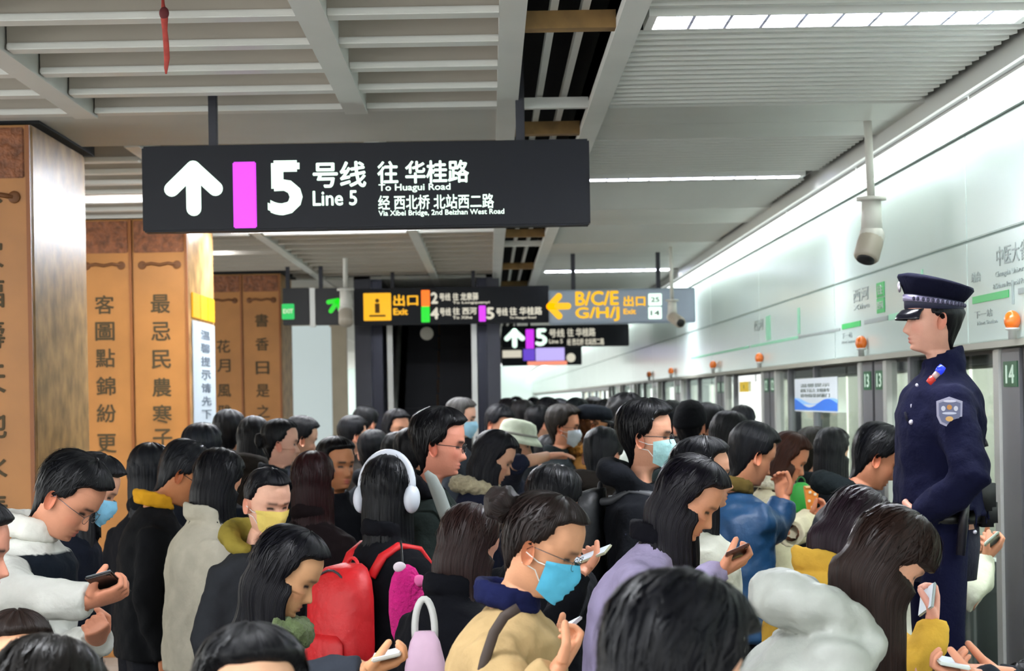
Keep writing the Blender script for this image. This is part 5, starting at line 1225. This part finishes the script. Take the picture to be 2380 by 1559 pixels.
for (pt, s_, a_, hs, hc_, lab) in MID:
    CR[lab] = person(pt, s_, a=a_, hp=rq.choice([2, 8, 15, 25]), hair=hs, length=.2, hcol=hc_, coat=rq.choice(['#14161b', '#1c1f26', '#22262a', '#10141c', '#26221f']), female=hs == 'long', skin=rq.choice(['#c9967a', '#d2a388', '#b98468']), collar=rq.choice(['hood', 'stand']), fine=False, bulk=1.08, label=lab,
       )
# a few travellers inside the train

# ------------------------------------------------------------------ bags and small things in hands
def pt(px, py, s): return np.array(W(px, py, s))
# pink plush pouch
c = pt(945, 1408, 700)
o = empty('plush_pouch', c, label='magenta plush pouch hanging beside the red backpack', cat='bag')
PK = mat('plush magenta', '#d0147c', .95, noise=.15, nscale=40, bump=.8, bscale=90)
mbp = MB().loft([[(w_ * math.cos(t), w_ * .7 * math.sin(t), z_) for t in np.linspace(0, 2*math.pi, 21)[:-1]] for z_, w_ in ((-.148, .012), (-.135, .034), (-.09, .052), (-.02, .060), (.05, .058), (.095, .048), (.125, .032), (.138, .010))])
mbp.build('pouch_body', PK, o, True)
MB().ell((-.02, -.01, .13), (.022, .018, .018)).build('white_ear', mat('plush white', '#d8ccd4', .9), o, True); MB().ell((.045, -.02, .085), (.022, .016, .02)).build('pink_ear', mat('plush pink', '#e06aa4', .9), o, True)
MB().tube([(-.01, .0, .12), (-.012, .02, .15), (-.015, .05, .19), (-.02, .09, .21)], .004, 6).build('pouch_strap', BLACK, o, True)
# pale pink bag with white handle
c = pt(988, 1508, 830)
o = empty('handbag', c, label='pale pink bag with a white loop handle at the bottom', cat='bag')
mbp = MB().loft([[(w_ * math.copysign(abs(math.cos(t)) ** .6, math.cos(t)), d_ * math.copysign(abs(math.sin(t)) ** .6, math.sin(t)), z_) for t in np.linspace(0, 2*math.pi, 21)[:-1]] for z_, w_, d_ in ((-.20, .05, .03), (-.18, .065, .04), (-.05, .058, .038), (.02, .042, .03), (.05, .028, .02))])
mbp.build('bag_body', mat('bag pale pink', '#c7a6bc', .6, noise=.1, nscale=14), o, True)
MB().tube([(.028 * math.cos(t), 0, .05 + .09 * math.sin(t)) for t in np.linspace(-.2, math.pi + .2, 16)], .010, 8).build('handle', mat('handle white', '#b9b9b6', .6), o, True)
# orange and white snack carton
c = pt(1886, 1158, 500)
o = empty('snack_carton', c, label='orange and white snack carton held by the woman in cream', cat='carton')
mbp = MB().loft([[(w_ * sx, w_ * .7 * sy, z_) for sx, sy in ((-1, -1), (1, -1), (1, 1), (-1, 1))] for z_, w_ in ((-.06, .020), (.055, .034))]); mbp.build('carton_body', mat('carton orange', '#d8822c', .6), o)
for x_, z_ in ((-.014, -.01), (.012, -.02), (-.010, .03), (.014, .02), (.0, -.04)): MB().bbox(x_ - .006, x_ + .006, -.031, -.015, z_ - .006, z_ + .006, .002).build('white_check', mat('carton white', '#e4dcc8', .6), o)
MB().loft([[(w_ * sx, w_ * sy, z_) for sx, sy in ((-1, -1), (1, -1), (1, 1), (-1, 1))] for z_, w_ in ((.05, .03), (.058, .030))]).build('carton_rim', mat('carton rim', '#e8c088', .6), o)
c = pt(1862, 1150, 490)
o = empty('green_bag', c, label='small bright green bag beside the orange snack carton', cat='bag')
MB().loft([[(w_ * math.cos(t), w_ * .6 * math.sin(t), z_) for t in np.linspace(0, 2*math.pi, 17)[:-1]] for z_, w_ in ((-.09, .03), (-.07, .05), (0, .055), (.04, .045), (.06, .02))]).build('bag_body', mat('bag green', '#1f8a2c', .6), o, True)
MB().tube([(.02 * math.cos(t), 0, .055 + .03 * math.sin(t)) for t in np.linspace(0, math.pi, 9)], .004, 6).build('handle', mat('bag green dark', '#14561c', .6), o, True)
